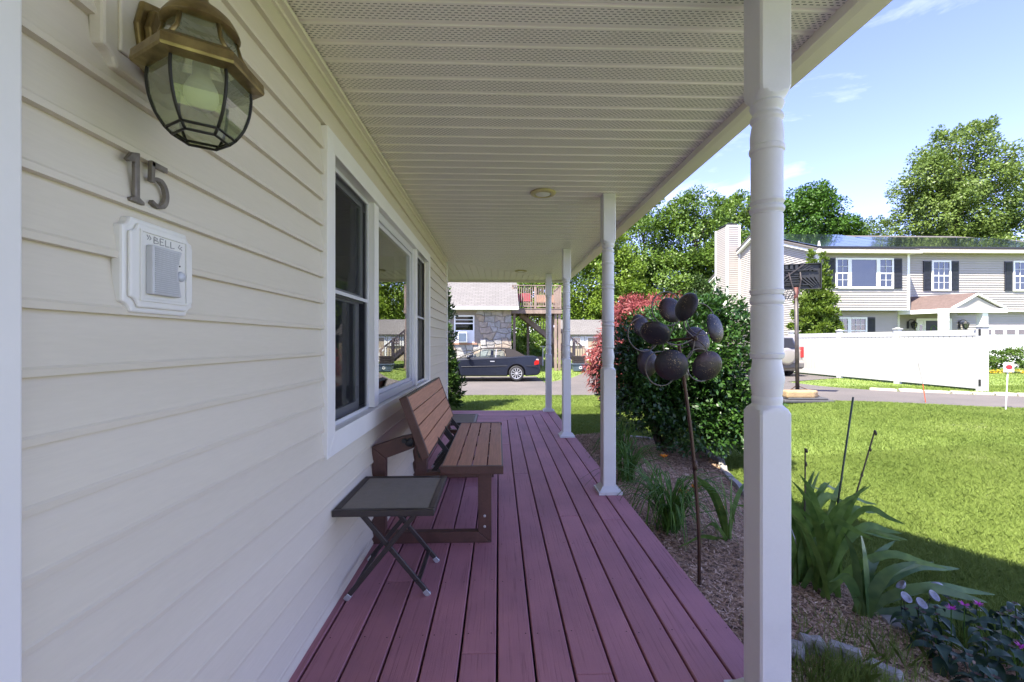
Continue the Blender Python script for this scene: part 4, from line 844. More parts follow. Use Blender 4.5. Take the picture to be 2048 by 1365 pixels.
mb = MB(); mb.tube([(1.10,2.86,1.243),(1.222,2.66,1.258)], .0095, 10); mb.build('axle', M['rustpole'], spin, smooth=True)
ax_ = (Vector((1.222,2.66,1.258))-Vector((1.10,2.86,1.243))).normalized(); mt = ax_.to_track_quat('Z', 'Y').to_matrix()
for c0 in ((1.224,2.658,1.258),(1.098,2.862,1.243)):
    mb = MB(); mb.lathe([(.008,-.02),(.018,-.018),(.020,.0),(.016,.010),(.008,.012)], 14, c0, mat=mt); mb.build('hub', M['rustpole'], spin, smooth=True)
FH, BH = Vector((1.222,2.655,1.258)), Vector((1.10,2.858,1.243))
def cup(c, r, nrm, sq=1.0):
    q = Vector(nrm).normalized().to_track_quat('Z', 'Y').to_matrix() @ Matrix.Diagonal((1, sq, 1))
    mb = MB(); k = r/.09; pr = [(.0905,.000),(.0875,.010),(.075,.022),(.055,.031),(.03,.0365),(.012,.0385),(.0003,.0390)]
    mb.lathe([(a*k, b*k) for a, b in pr], 30, c, mat=q, cap=False); mb.lathe([(a*k*.985, b*k-.003) for a, b in reversed(pr)], 30, c, mat=q, cap=False); return mb.build('cup', M['cupm'], spin, smooth=True)
FC = [((1.145,2.60,1.449),.090,(-.90,-.28,.30),1),((1.330,2.63,1.318),.092,(.62,-.72,.20),1),((1.280,2.62,1.088),.096,(.10,-.95,-.30),1),((1.050,2.60,1.093),.098,(-.30,-.92,-.25),1),((.960,2.62,1.290),.092,(-.45,-.60,-.66),1)]
BC = [((1.150,2.86,1.448),.088,(.25,-.95,.25),1),((.955,2.88,1.342),.082,(.5,-.8,.3),1),((1.00,2.88,1.095),.092,(.45,-.85,.1),1),((1.335,2.86,1.250),.092,(.3,-.9,.35),1),((1.235,2.86,1.050),.078,(.85,-.5,.2),1)]
for H_, CC, sg in ((FH, FC, 1), (BH, BC, -1)):
    for c, r, nr, sq in CC:
        cup(c, r, nr, sq); c = Vector(c); v = c-H_; pr = Vector((-v.z, 0, v.x))*.35*sg
        MB().tube(spl([H_, H_+v*.4+pr*.6, H_+v*.85+pr*.4, c], 6), .0040, 6).build('wire_arm', M['wire'], spin, smooth=True)
for cx_, cz_, yy, r in ((1.105,1.453,2.80,.112),(.955,1.285,2.82,.112),(1.055,1.062,2.78,.110),(1.325,1.385,2.80,.105),(1.315,1.085,2.78,.105)):
    MB().tube([(cx_+r*math.cos(a*.1309), yy+.03*math.sin(a*.1309+1), cz_+r*math.sin(a*.1309)) for a in range(48)], .0042, 6, closed=True).build('wire_ring', M['wire'], spin, smooth=True)

# ------------------------------------------------------------------ evergreens by the houses
M['arbor'] = leafmat('arborvitae', (.022,.055,.010), (.06,.115,.018), (.12,.18,.03), scale=2.5, hi=22, trans=.2)
def conifer(x, y, tips, n, label, seed, ln=.13, wd=.05, name='arborvitae', mat=None):
    z = g1(x, y); t = thing(name, (x,y,z), label, 'evergreen'); MB().tube([(x,y,z-.05),(x,y,z+1.6)], [.09,.03], 8).build('trunk', M['bark'], t, smooth=True)
    lobes = []
    for tx, ty, H_, rad in tips:
        k = 9
        for i in range(k):
            f_ = i/(k-1); rr_ = rad*(1-f_**1.6*.86)*(.82 if i == 0 else 1); lobes.append((tx,ty,z+.25+f_*(H_-.45),rr_,rr_,H_/k*.75))
    foliage('foliage', leafcloud(n, lobes, ln, wd, sub=26, subr=.42, seed=seed, inner=.08, up=.25, droop=-.55, out=.5, zlo=-.9), mat or M['arbor'], t); return t
conifer(-1.72, 10.4, [(-1.78,10.4,4.6,.95),(-1.42,10.1,2.2,.60)], 26000, 'bushy arborvitae at the far corner of the almond house', 21, ln=.11, wd=.04)
conifer(15.35, 20.6, [(15.25,20.6,5.55,1.0),(15.75,20.5,5.45,.82)], 34000, 'tall cone shaped arborvitae in front of the grey house beside the basketball hoop', 22, ln=.17, wd=.065, mat=leafmat('bright_arborvitae', (.06,.11,.012), (.13,.19,.02), (.2,.25,.035), scale=2, hi=14, trans=.25))

# ------------------------------------------------------------------ grey house across the lawn
M['gsid'] = pm('grey_tan_siding', (.35,.325,.295), .5, var=.04, scale=1.2, col2=(.325,.30,.275)); M['navy'] = pm('navy_shutter', (.018,.021,.032), .5)
M['trimw'] = pm('house_trim_white', (.76,.76,.75), .45, var=.03)
M['solar'] = pm('solar_glass', (.018,.024,.034), .10, var=.15, scale=1.5, spec=.9, coat=.6)
gh = thing('grey_house', (20, 24, -.2), 'grey sided two storey house with navy shutters and solar panels across the lawn', 'house')
def courses(mb, axis, a0, a1, z0, z1, pos, h=.127, nrm=-1, top=None):
    """stepped siding: axis 'x' on a wall facing -y at y=pos; axis 'y' on a wall facing -x at x=pos; top(a) trims for gables"""
    z = z0; o1, o2 = .036*nrm, .002*nrm
    while z < z1-.01:
        zt = min(z+h, z1); b0, b1 = a0, a1
        if top:
            r_ = top(z+h*.5)
            if r_ is None: break
            b0, b1 = max(a0, r_[0]), min(a1, r_[1])
            if b1-b0 < .05: z += h; continue
        P = [(b0,o2,z),(b1,o2,z),(b1,o1,z),(b0,o1,z),(b1,o2,zt),(b0,o2,zt)]
        vs = [(a,pos+o,q) if axis == 'x' else (pos+o,a,q) for a,o,q in P]; mb.add(vs, [(0,1,2,3),(3,2,4,5)]); z += h
GX0, GXM, GX1 = 16.3, 21.05, 36.0; GF, GR, GB, GL = 21.6, 22.5, 32.3, 22.5
RY, RZ = 27.0, 8.05
mb = MB(); mb.box(GX0+.02, GF+.62, -.5, GXM, 32.28, 2.9); mb.box(GX0+.02, GF+.02, 2.9, GXM, 32.28, 5.85); mb.box(GXM+.002, GR+.02, 2.9, GX1, 32.28, 6.05); mb.box(GXM+.002, GR+.32, -.5, GX1, 32.28, 2.898)
mb.add([(GX0+.02,GF+.02,5.85),(GX0+.02,RY,RZ-.06),(GX0+.02,32.28,5.85),(GX0+.3,GF+.02,5.85),(GX0+.3,RY,RZ-.06),(GX0+.3,32.28,5.85)], [(0,1,2),(5,4,3),(0,3,4,1),(1,4,5,2)])
ghw = mb.build('wall', M['gsid'], gh)
mb = MB(); courses(mb, 'x', GX0, GXM, 2.88, 5.8, GF); courses(mb, 'x', GX0, GXM, -.25, 2.85, GF+.6); courses(mb, 'x', GXM+.1, GX1, 2.9, 6.0, GR); courses(mb, 'x', GXM+.1, 26.2, -.25, 2.87, GR+.3); courses(mb, 'x', 26.2, GX1, 2.1, 2.87, GR+.3)
courses(mb, 'y', GF, 32.3, -.25, RZ-.1, GX0, top=lambda z: (GF, 32.3) if z < 5.75 else ((GF+(z-5.75)/(RZ-5.75)*(RY-GF), 32.3-(z-5.75)/(RZ-5.75)*(32.3-RY)) if z < RZ-.1 else None))
sd_ = flip(mb).build('siding', M['gsid'], gh); sd_['kind'] = 'stuff'
mb = MB(); mb.box(GX0-.05, GF-.05, -.25, GX0+.09, GF+.09, 5.8); mb.box(GXM-.06, GF-.04, 2.86, GXM+.07, GF+.1, 5.8); mb.box(GXM-.02, GF+.1, 2.86, GXM+.06, GR, 5.8); mb.box(21.6, GR+.25, -.25, 21.72, GR+.31, 2.85); mb.box(GX0, GF-.02, 2.84, GXM, GF+.05, 2.88); mb.box(GXM, GR-.02, 2.85, GX1, GR+.05, 2.9); mb.build('corner_trim', M['trimw'], gh)
# roof slopes, rake boards, gutters
def slab(mb, q, th=.10):
    q = [Vector(p) for p in q]; n = (q[1]-q[0]).cross(q[2]-q[0]).normalized()*th
    if n.z < 0: q.reverse(); n = (q[1]-q[0]).cross(q[2]-q[0]).normalized()*th
    return mb.hexa([p-n for p in q], q)
sl = (RZ-5.95)/(RY-(GF-.35))
mb = MB(); slab(mb, [(GX0-.3,GF-.35,5.93),(GXM+.3,GF-.35,5.93),(GXM+.3,RY,RZ),(GX0-.3,RY,RZ)]); slab(mb, [(GXM+.31,GR-.35,6.16),(GX1,GR-.35,6.16),(29.5,RY,RZ-.01),(GXM+.31,RY,RZ-.01)]); slab(mb, [(GX0-.3,RY,RZ-.004),(29.5,RY,RZ-.004),(GX1,32.6,5.9),(GX0-.3,32.6,5.9)]); mb.build('roof', M['shingle'], gh)
roof = [o for o in gh.children if o.name.startswith('roof')][0]
def solar(x0, x1, y0, za, cols, rows, yt=26.4, zt=None):
    s_ = (RZ-za)/(RY-y0); n = Vector((0,-s_,1)).normalized()
    for i in range(cols):
        for j in range(rows):
            xa = x0+(x1-x0)*i/cols+.015; xb = x0+(x1-x0)*(i+1)/cols-.015; ya = y0+(yt-y0)*j/rows+.015; yb = y0+(yt-y0)*(j+1)/rows-.015
            q = [Vector((xa,ya,za+(ya-y0)*s_)),Vector((xb,ya,za+(ya-y0)*s_)),Vector((xb,yb,za+(yb-y0)*s_)),Vector((xa,yb,za+(yb-y0)*s_))]
            MB().hexa([p+n*.07 for p in q],[p+n*.11 for p in q]).build('solar_panel', M['solar'], roof)
solar(16.2, 21.2, GF-.30, 5.95, 5, 3); solar(21.6, 30.2, GR-.30, 6.18, 9, 3, yt=25.6)
mb = MB(); mb.box(GX0-.25, GF-.32, 5.97, 21.25, GF-.28, 6.06); mb.box(21.5, GR-.32, 6.2, 34, GR-.28, 6.29); mb.build('panel_skirt', M['black'], roof)
mb = MB(); mb.box(GX0-.32, GF-.48, 5.70, GXM+.3, GF-.36, 5.86); mb.box(GX0-.3, GF-.36, 5.72, GXM+.28, GF, 5.76); mb.box(GXM+.31, GR-.48, 5.93, GX1, GR-.36, 6.09); mb.box(GXM+.31, GR-.36, 5.95, GX1, GR, 5.98); mb.build('gutter', pm('cream_gutter', (.62,.58,.49), .45), gh)
mb = MB(); mb.beam((GX0-.16,GF-.36,5.80),(GX0-.16,RY,RZ-.16),.20,.20,(0,0,1)); mb.beam((GX0-.16,RY,RZ-.16),(GX0-.16,32.6,5.78),.20,.20,(0,0,1)); mb.build('rake_board', M['trimw'], gh)
mb = MB(); mb.tube(spl([(GX0-.1,GF-.42,5.75),(GX0-.02,GF-.25,5.6),(GX0-.05,GF-.1,6.0),(GX0-.05,GF-.1,.0)],3), .045, 8); mb.build('downspout', M['trimw'], gh)
# chimney clad in the same siding
mb = MB(); mb.box(15.42, 28.7, -.5, 16.28, 30.2, 9.05); ch = mb.build('chimney', M['gsid'], gh)
mb = MB(); courses(mb, 'x', 15.42, 16.28, -.3, 9.0, 28.69); courses(mb, 'y', 28.7, 30.2, -.3, 9.0, 15.41); o = flip(mb).build('chimney_siding', M['gsid'], ch); o['kind'] = 'stuff'
mb = MB(); mb.box(15.36, 28.64, -.3, 15.48, 28.76, 9.06); mb.box(16.2, 28.64, -.3, 16.30, 28.70, 9.06); mb.box(15.36, 30.14, -.3, 15.42, 30.25, 9.06); mb.box(15.36, 28.64, 9.0, 16.32, 28.7, 9.1); mb.build('chimney_trim', M['trimw'], ch)
mb = MB(); mb.box(15.62, 28.9, 9.05, 16.1, 30.0, 9.2); mb.box(15.52, 28.8, 9.2, 16.2, 30.1, 9.26); mb.build('chimney_cap', M['black'], ch)
def far_window(par, x0, x1, z0, z1, y, cols=2, rows=4, fr=.09, slash=True, name='window'):
    mb = MB(); d0, d1 = y-.06, y+.01
    mb.box(x0,d0,z0,x0+fr,d1,z1); mb.box(x1-fr,d0,z0,x1,d1,z1); mb.box(x0+fr,d0-.01,z0,x1-fr,d1,z0+fr); mb.box(x0+fr,d0-.01,z1-fr,x1-fr,d1,z1); w = mb.build(name, M['trimw'], par)
    MB().box(x0+fr,y-.032,z0+fr,x1-fr,y-.026,z1-fr).build('pane', M['farglass'], w); MB().box(x0+fr,y-.022,z0+fr,x1-fr,y-.018,z1-fr).build('dark_room', M['room'], w)
    mb = MB(); a, b, c, d = x0+fr, x1-fr, z0+fr, z1-fr
    for i in range(1, cols): x = a+(b-a)*i/cols; mb.box(x-.008,y-.05,c,x+.008,y-.034,d)
    for j in range(1, rows):
        z = c+(d-c)*j/rows; k = .03 if (slash and j*2 == rows) else .008; mb.box(a,y-.054,z-k,b,y-.036,z+k)
    if mb.v: mb.build('muntin', M['trimw'], w)
    return w
def shutter(par, x0, x1, z0, z1, y):
    mb = MB(); mb.box(x0,y-.05,z0,x1,y,z1)
    k = int((z1-z0)/.07)
    for i in range(k): z = z0+.05+i*(z1-z0-.1)/k; mb.add([(x0+.05,y-.052,z),(x1-.05,y-.052,z),(x1-.05,y-.07,z+.02),(x0+.05,y-.07,z+.02),(x1-.05,y-.052,z+.05),(x0+.05,y-.052,z+.05)], [(0,1,2,3),(3,2,4,5)])
    mb.build('shutter', M['navy'], par)
y = GF-.025
far_window(gh, 17.19, 17.92, 3.96, 5.52, y); far_window(gh, 17.925, 19.42, 3.96, 5.52, y, 1, 1); far_window(gh, 19.425, 20.23, 3.96, 5.52, y)
shutter(gh, 16.72, 17.16, 3.97, 5.5, y); shutter(gh, 20.26, 20.68, 3.97, 5.5, y)
far_window(gh, 17.43, 18.40, 1.1, 2.53, y+.6, 3, 4); far_window(gh, 18.405, 19.36, 1.1, 2.53, y+.6, 3, 4); shutter(gh, 16.95, 17.4, 1.1, 2.52, y+.6); shutter(gh, 19.40, 19.80, 1.1, 2.52, y+.6)
y = GR-.025
for x0 in (23.18, 27.70): far_window(gh, x0, x0+1.06, 3.96, 5.59, y, 3, 4); shutter(gh, x0-.45, x0-.03, 3.98, 5.56, y); shutter(gh, x0+1.09, x0+1.5, 3.98, 5.56, y)
# entrance under the small gabled porch
y = GR+.27
mb = MB(); mb.box(22.62, y-.05, -.1, 22.72, y, 2.5); mb.box(24.5, y-.05, -.1, 24.6, y, 2.5); mb.box(22.72, y-.05, 2.38, 24.5, y, 2.5); mb.box(23.06, y-.05, -.1, 23.14, y, 2.378); mb.box(24.02, y-.05, -.1, 24.10, y, 2.378); fr = mb.build('door_frame', M['trimw'], gh)
for x0, x1 in ((22.73, 23.05), (24.11, 24.49)):
    MB().box(x0, y-.03, -.1, x1, y-.005, 2.37).build('sidelight', M['trimw'], fr); MB().box(x0+.09, y-.036, .7, x1-.09, y-.031, 2.15).build('pane', M['farglass'], fr)
MB().box(23.15, y-.035, -.1, 24.01, y-.005, 2.37).build('door', M['navy'], fr)
mb = MB(); mb.ribbon([(23.60+.20*math.cos(a*.3), 1.75+.36*math.sin(a*.3)) for a in range(11)], .05, lambda u, v, d: (u, d, v), y-.045, y-.036); mb.build('wreath', M['lily'], fr)
pr_ = MB(); py0, py1 = 20.3, 22.45; X0, X1, XA = 21.95, 24.75, 23.25; slab(pr_, [(X0,py0,2.86),(X0-.9,py1,2.86),(21.9,py1,3.62),(XA,py0,3.62)], .06); slab(pr_, [(X1,py0,2.86),(XA,py0,3.621),(21.9,py1,3.621),(X1,py1,2.86)], .06); M['redsh'] = pm('reddish_shingle', (.115,.08,.072), .9, scale=8, bump=.4, bscale=40, fine=.15); po = pr_.build('porch_roof', M['redsh'], gh)
mb = MB(); mb.prism([(X0+.25,2.86),(X1-.3,2.86),(XA,3.46)], lambda u, v, d: (u, d, v), py0+.05, py0+.12); mb.build('porch_gable', M['gsid'], po)
mb = MB(); mb.beam((X0+.05,py0,2.86),(XA,py0,3.56),.08,.12,(0,-1,0)); mb.beam((X1-.05,py0,2.86),(XA,py0,3.56),.08,.12,(0,-1,0)); mb.box(X0-.02,py0-.03,2.66,X1,py0+.1,2.86); mb.beam((X0,py0+.05,2.76),(X0-.9,py1,2.76),.08,.2); mb.box(X1-.1,py0+.1,2.66,X1,py1,2.86); mb.build('porch_trim', M['trimw'], po)
for x0 in (21.62, 23.58): MB().box(x0, 20.35, -.2, x0+.28, 20.63, 2.66).build('porch_column', M['trimw'], gh)
# garage door with four lights and raised panels
y = GR+.27; mb = MB(); mb.box(26.15, y-.06, -.25, 26.27, y, 2.12); mb.box(26.27, y-.06, 2.03, 30.5, y, 2.12); mb.box(30.4, y-.06, -.25, 30.5, y, 2.03); mb.build('garage_trim', M['trimw'], gh)
gd = MB().box(26.28, y-.03, -.25, 30.39, y, 2.02).build('garage_door', M['trimw'], gh)
for i in range(6):
    xa = 26.36+i*.675; MB().box(xa, y-.045, 1.63, xa+.47, y-.032, 1.91).build('pane', M['farglass'], gd); 
    mb = MB()
    for j in range(3): mb.box(xa, y-.046, -.15+j*.56, xa+.55, y-.031, .25+j*.56)
    mb.build('raised_panel', M['trimw'], gd)
def coach(x, y, lab):
    t = thing('coach_lantern', (x, y, 2.2), lab, 'lantern', 'black coach lanterns at the entrance of the grey house'); mb = MB(); mb.box(x-.2, y-.03, 1.95, x-.1, y, 2.35); mb.tube(spl([(x-.15,y-.03,2.3),(x-.1,y-.08,2.42),(x+.05,y-.15,2.4),(x+.06,y-.15,2.3)],4), .018, 6); mb.build('bracket', M['black'], t)
    mb = MB(); mb.lathe([(.03,2.36),(.06,2.32),(.15,2.22)], 6, (x+.06,y-.15,0)); mb.lathe([(.09,1.97),(.06,1.94),(.015,1.88)], 6, (x+.06,y-.15,0))
    for k in range(6): a = k*math.pi/3; mb.beam((x+.06+.135*math.cos(a),y-.15+.135*math.sin(a),2.22),(x+.06+.088*math.cos(a),y-.15+.088*math.sin(a),1.97),.016,.016)
    mb.build('cage', M['black'], t); MB().lathe([(.12,2.21),(.08,1.98)], 6, (x+.06,y-.15,0), cap=False).build('glass', M['farglass'], t)
coach(22.32, GR+.26, 'black coach lantern left of the grey house front door'); coach(25.2, GR+.26, 'black coach lantern right of the grey house front door')

# ------------------------------------------------------------------ white fence, curb, hoop, stakes
fn = thing('fence', (13.5, 15, -.2), 'white vinyl privacy fence in front of the grey house', 'fence')
FP = [Vector((13.80,11.92)), Vector((13.62,14.35)), Vector((13.45,16.65)), Vector((13.25,19.2))]
for i, p in enumerate(FP):
    z = g1(p.x, p.y); w = .075 if i else .09; mb = MB(); mb.box(p.x-w, p.y-w, z-.1, p.x+w, p.y+w, 1.66); po = mb.build('post', M['fencev'], fn)
    MB().box(p.x-w-.025, p.y-w-.025, 1.66, p.x+w+.025, p.y+w+.025, 1.69).hexa([(p.x-w,p.y-w,1.69),(p.x+w,p.y-w,1.69),(p.x+w,p.y+w,1.69),(p.x-w,p.y+w,1.69)], [(p.x-.01,p.y-.01,1.73),(p.x+.01,p.y-.01,1.73),(p.x+.01,p.y+.01,1.73),(p.x-.01,p.y+.01,1.73)]).build('post_cap', M['fencev'], fn)
    if i == 0:
        for hz in (-.02, 1.42): MB().box(p.x-w-.012, p.y-.045, hz, p.x-w, p.y+.01, hz+.18).build('hinge', M['black'], fn)
for a, b in zip(FP, FP[1:]):
    d = (b-a).normalized(); s0 = a+d*.08; s1 = b-d*.08; za, zb = g1(s0.x,s0.y), g1(s1.x,s1.y)
    MB().beam((s0.x,s0.y,1.50),(s1.x,s1.y,1.50),.05,.17).build('top_rail', M['fencev'], fn); MB().beam((s0.x,s0.y,za+.14),(s1.x,s1.y,zb+.14),.05,.17).build('bottom_rail', M['fencev'], fn)
    n_ = Vector((d.y, -d.x))*.014; MB().beam((s0.x+n_.x,s0.y+n_.y,(1.43+za+.2)/2),(s1.x+n_.x,s1.y+n_.y,(1.43+zb+.2)/2),.012,1.20-za).build('backing_panel', M['fencev'], fn)
    k = 15
    for j in range(k):
        q0 = s0.lerp(s1, j/k)+d*.009; q1 = s0.lerp(s1, (j+1)/k)-d*.009; zz0 = za+(zb-za)*j/k+.2; MB().beam((q0.x,q0.y,(1.43+zz0)/2),(q1.x,q1.y,(1.43+zz0)/2),.022,1.43-zz0).build('board', M['fencev'], fn)
stones([(10.95,12.45),(11.45,12.05),(12.4,11.5),(13.6,10.95),(15.2,10.15),(17,9.25)], .52, drv, pm('curb_granite', (.46,.42,.36), .9, var=.1, bump=.4, bscale=30), w=.15, h=.06, seed=8)
st_ = thing('marker_stake', (10.05,9.87,-.2), 'thin leaning driveway marker with an orange lower half by the fence', 'marker'); z = g1(10.05,9.87)
MB().tube([(10.05,9.87,z-.03),(9.98,9.87,z+.42)], .008, 6).build('orange_sleeve', pm('marker_orange', (.62,.10,.03), .5), st_); MB().tube([(9.98,9.87,z+.42),(9.86,9.87,.765)], .006, 6).build('rod', pm('marker_grey', (.25,.24,.23), .6), st_)
sg = thing('yard_sign', (10.62,8.75,-.2), 'small white yard sign with a red oval on a thin white post', 'sign'); z = g1(10.62,8.75)
MB().tube([(10.64,8.75,z-.03),(10.70,8.76,.64)], .011, 6).build('stake', M['trimw'], sg); MB().box(10.58,8.73,.60,10.80,8.742,.80).build('panel', M['trimw'], sg)
MB().prism([(10.69+.075*math.cos(a*.3927), .705+.048*math.sin(a*.3927)) for a in range(16)], lambda u,v,d: (u,d,v), 8.7265, 8.7295).build('red_oval', pm('sign_red', (.55,.02,.03), .5), sg)
# basketball hoop seen from behind
bh = thing('basketball_hoop', (7.6,10.6,-.25), 'portable basketball hoop seen from the back with a black ribbed backboard', 'basketball hoop'); bx, by = 7.72, 10.95; z = g1(7.55,10.5)
mb = MB(); q = [(7.0,10.35),(8.15,10.2),(8.25,10.75),(7.6,11.05),(7.05,10.95)]; mb.prism(q, lambda u,v,d: (u,v,d), z-.02, z+.05); mb.prism([(7.62+(u-7.62)*.8, 10.65+(v-10.65)*.8) for u,v in q], lambda u,v,d: (u,v,d), z+.05, z+.10); mb.build('base', pm('base_plastic', (.07,.07,.075), .6), bh, bevel=.02)
mb = MB(); mb.prism([(7.1,10.42),(7.75,10.36),(7.95,10.5),(7.85,10.7),(7.15,10.72)], lambda u,v,d: (u,v,d), z+.08, z+.27); mb.build('sand_bag', pm('burlap', (.36,.25,.14), .95, bump=.5, bscale=40), bh, bevel=.05, seg=3)
mb = MB(); mb.tube([(bx-.06,by-.1,z+.08),(bx-.03,by,2.62)], .048, 10); mb.build('pole', pm('steel_pole', (.10,.085,.08), .5, var=.3, scale=6, metal=.3), bh, smooth=True)
MB().tube([(bx-.032,by-.01,2.22),(bx-.03,by,2.64)], .051, 10).build('pole_sleeve', pm('rust_red', (.11,.03,.022), .6), bh, smooth=True)
mb = MB(); mb.tube(spl([(bx-.05,by-.05,.35+z),(bx+.15,by-.2,.25+z),(bx+.42,by-.35,z+.05)],4), .012, 6); mb.tube(spl([(bx-.05,by-.05,.35+z),(bx-.3,by-.1,.2+z),(bx-.5,by-.25,z+.05)],4), .012, 6); mb.build('strut', M['rustpole'], bh, smooth=True)
bbm = Matrix.Translation((bx+.0, by+.12, 2.93)) @ Matrix.Rotation(R(-20), 4, 'Z')
bbd = MB(); bbd.box(-.60,0,-.33,.60,.03,.33)
for sx_ in (-1, 1): pass
rb = MB()
for k in range(7): rb.box(-.56+k*.115, -.025, .20, -.50+k*.115, .001, .31)
rb.box(-.60,-.03,.312,.60,.001,.33); rb.box(-.60,-.03,-.33,.60,.001,-.312); rb.box(-.60,-.03,-.311,-.582,.001,.311); rb.box(.582,-.03,-.311,.60,.001,.311); rb.box(-.58,-.03,.15,.30,.001,.175); rb.box(-.58,-.03,-.23,.35,.001,-.205)
for k in range(5): rb.beam((.06+.09*k,-.012,.15-.0),(.30+.055*k,-.012,.31-.04*k),.026,.026); rb.beam((.10+.09*k,-.012,-.0-.02),(.40+.035*k,-.012,-.29+.03*k),.026,.026); rb.beam((-.10-.09*k,-.012,0),(-.40-.035*k,-.012,-.29+.03*k),.026,.026)
for k in range(6): rb.box(-.2+.001*k, -.02, -.19+.06*k, .16, .0, -.165+.06*k)
rb.v = [(a, b*2.2 if b < 0 else b, c) for a, b, c in rb.v]
for m_ in (bbd, rb): m_.v = [tuple(bbm @ Vector(p)) for p in m_.v]
M['bback'] = pm('backboard_plastic', (.016,.017,.02), .5); bo = bbd.build('backboard', M['bback'], bh); rb.build('rib', M['bback'], bh)
mb = MB()
for s_ in (-.13, .13): mb.tube([bbm @ Vector((s_,-.03,.12)), bbm @ Vector((s_*.9,-.16,-.10)), (bx-.03+s_*.35,by-.03,2.46)], .018, 6)
mb.beam(bbm @ Vector((-.2,-.06,.0)), bbm @ Vector((.2,-.06,.30)), .03, .03); mb.build('bracket', M['bronze'], bh)
mb = MB(); rc = bbm @ Vector((0,.30,-.22)); mb.tube([(rc.x+.23*math.cos(a*.2618), rc.y+.23*math.sin(a*.2618), rc.z) for a in range(24)], .012, 6, closed=True); mb.build('rim', pm('hoop_rim', (.35,.06,.02), .5), bh)
mb = MB()
for k in range(12):
    for s_ in (1, -1):
        P = []
        for i in range(5): a = k*.5236+s_*i*.26; r = .225-.02*i-.01*(i > 2); P.append((rc.x+r*math.cos(a), rc.y+r*math.sin(a), rc.z-.085*i))
        mb.tube(P, .006, 4)
mb.build('net', pm('dark_net', (.12,.12,.13), .8), bh)
# clipped shrubs and yellow flowers in front of the garage
M['box'] = leafmat('boxwood', (.04,.09,.012), (.10,.17,.025), (.18,.25,.04), scale=2, hi=14, trans=.25)
for i, (x, y, r, lab) in enumerate(((22.1,19.3,.55,'small dark boxwood just right of the fence end'), (23.55,19.2,.72,'round clipped boxwood in front of the garage door'))):
    z = g1(x, y); t = thing('boxwood', (x,y,z), lab, 'shrub'); MB().tube([(x,y,z-.05),(x,y,z+.4)], .04, 6).build('stem', M['bark'], t); foliage('foliage', leafcloud(2600, [(x,y,z+r*.75,r,r,r*.8)], .10, .06, sub=60, subr=.25, seed=30+i, inner=.2), M['box'], t)
n = 260; x = rng.uniform(21.3,25.5,n); y = rng.normal(18.7,.12,n); V = chips(n, x, y, gz(x, y)+rng.uniform(.02,.16,n), .03, .05, .02, .03); o = link('yellow_flowers', np_mesh('yellow_flowers', V, np.arange(4*n).reshape(n,4), M['yellow'])); tag(o, 'strip of yellow flowers below the boxwoods', 'flowers', kind='stuff')

# ------------------------------------------------------------------ vehicles
def wheel(par, c, r, side=-1, rim=None, w=.20):
    my = Matrix.Rotation(R(90*(-side)), 3, 'X')
    mb = MB(); mb.lathe([(r*.70,-w/2),(r*.92,-w/2),(r,-w*.36),(r,w*.36),(r*.92,w/2),(r*.70,w/2)], 28, c, mat=my, cap=False); wh = mb.build('wheel', M['rubber'], par, smooth=True, auto=40)
    mb = MB(); mb.lathe([(r*.70,w*.48),(r*.66,w*.46),(r*.64,w*.1),(.02,w*.05)], 28, c, mat=my, cap=False); mb.build('rim', pm('dark_rim', (.05,.05,.055), .5, metal=.4), wh, smooth=True)
    mb = MB(); f = lambda u, v, d: tuple(Vector(c)+my @ Vector((u, v, d)))
    for k in range(10):
        a = k*math.pi/5; da = .10; mb.prism([(r*.14*math.cos(a-da*1.6), r*.14*math.sin(a-da*1.6)),(r*.66*math.cos(a-da), r*.66*math.sin(a-da)),(r*.66*math.cos(a+da), r*.66*math.sin(a+da)),(r*.14*math.cos(a+da*1.6), r*.14*math.sin(a+da*1.6))], f, w*.36, w*.46)
    mb.lathe([(r*.18,w*.34),(r*.18,w*.47),(.01,w*.48)], 16, c, mat=my); mb.lathe([(r*.71,w*.44),(r*.71,w*.52),(r*.645,w*.50),(r*.645,w*.42)], 28, c, mat=my, cap=False); mb.build('spokes', M['alloy'], wh)
    return wh
def carbody(prof, arches, halfw, y0, gz0, x_off, arch_r):
    """side profile (closed, from rear sill up and over to front sill) with wheel arches cut along the bottom; widths follow height"""
    P = list(prof)
    for ax, az in arches:                       # arches listed rear first; bottom runs front->rear so reverse
        pass
    bot = []
    for ax, az in reversed(arches):
        for i in range(9):
            a = math.pi-math.pi*i/8; bot.append((ax+arch_r*math.cos(a), max(.2, az+arch_r*math.sin(a)) if 0 < i < 8 else .2))
    P = P+bot; n = len(P); mb = MB(); vs = []
    for s_ in (-1, 1):
        for x, h in P: vs.append((x+x_off, y0+s_*halfw(x, h), gz0+h))
    mb.add(vs, [tuple(range(n)), tuple(range(2*n-1, n-1, -1))]+[(i, n+i, n+(i+1)%n, (i+1)%n) for i in range(n)]); return mb
M['navycar'] = pm('dark_blue_paint', (.008,.010,.018), .30, var=.05, scale=3, spec=.45, coat=.12); M['soft'] = pm('soft_top_fabric', (.014,.010,.011), .85, var=.1, scale=30, bump=.1, bscale=200); M['seat'] = pm('dark_leather', (.025,.022,.02), .5)
cg = -.40; cy_ = 18.87
car = thing('convertible_car', (-.5, cy_, cg), 'dark blue convertible car with a closed soft top parked in front of the stone house', 'car')
prof = [(1.66,.24),(1.74,.34),(1.76,.50),(1.74,.66),(1.69,.72),(1.68,.92),(1.63,1.01),(1.55,1.03),(1.1,1.04),(.3,.985),(-1.2,.935),(-1.75,.90),(-2.3,.80),(-2.62,.68),(-2.74,.52),(-2.74,.36),(-2.66,.24),(-2.4,.2)]
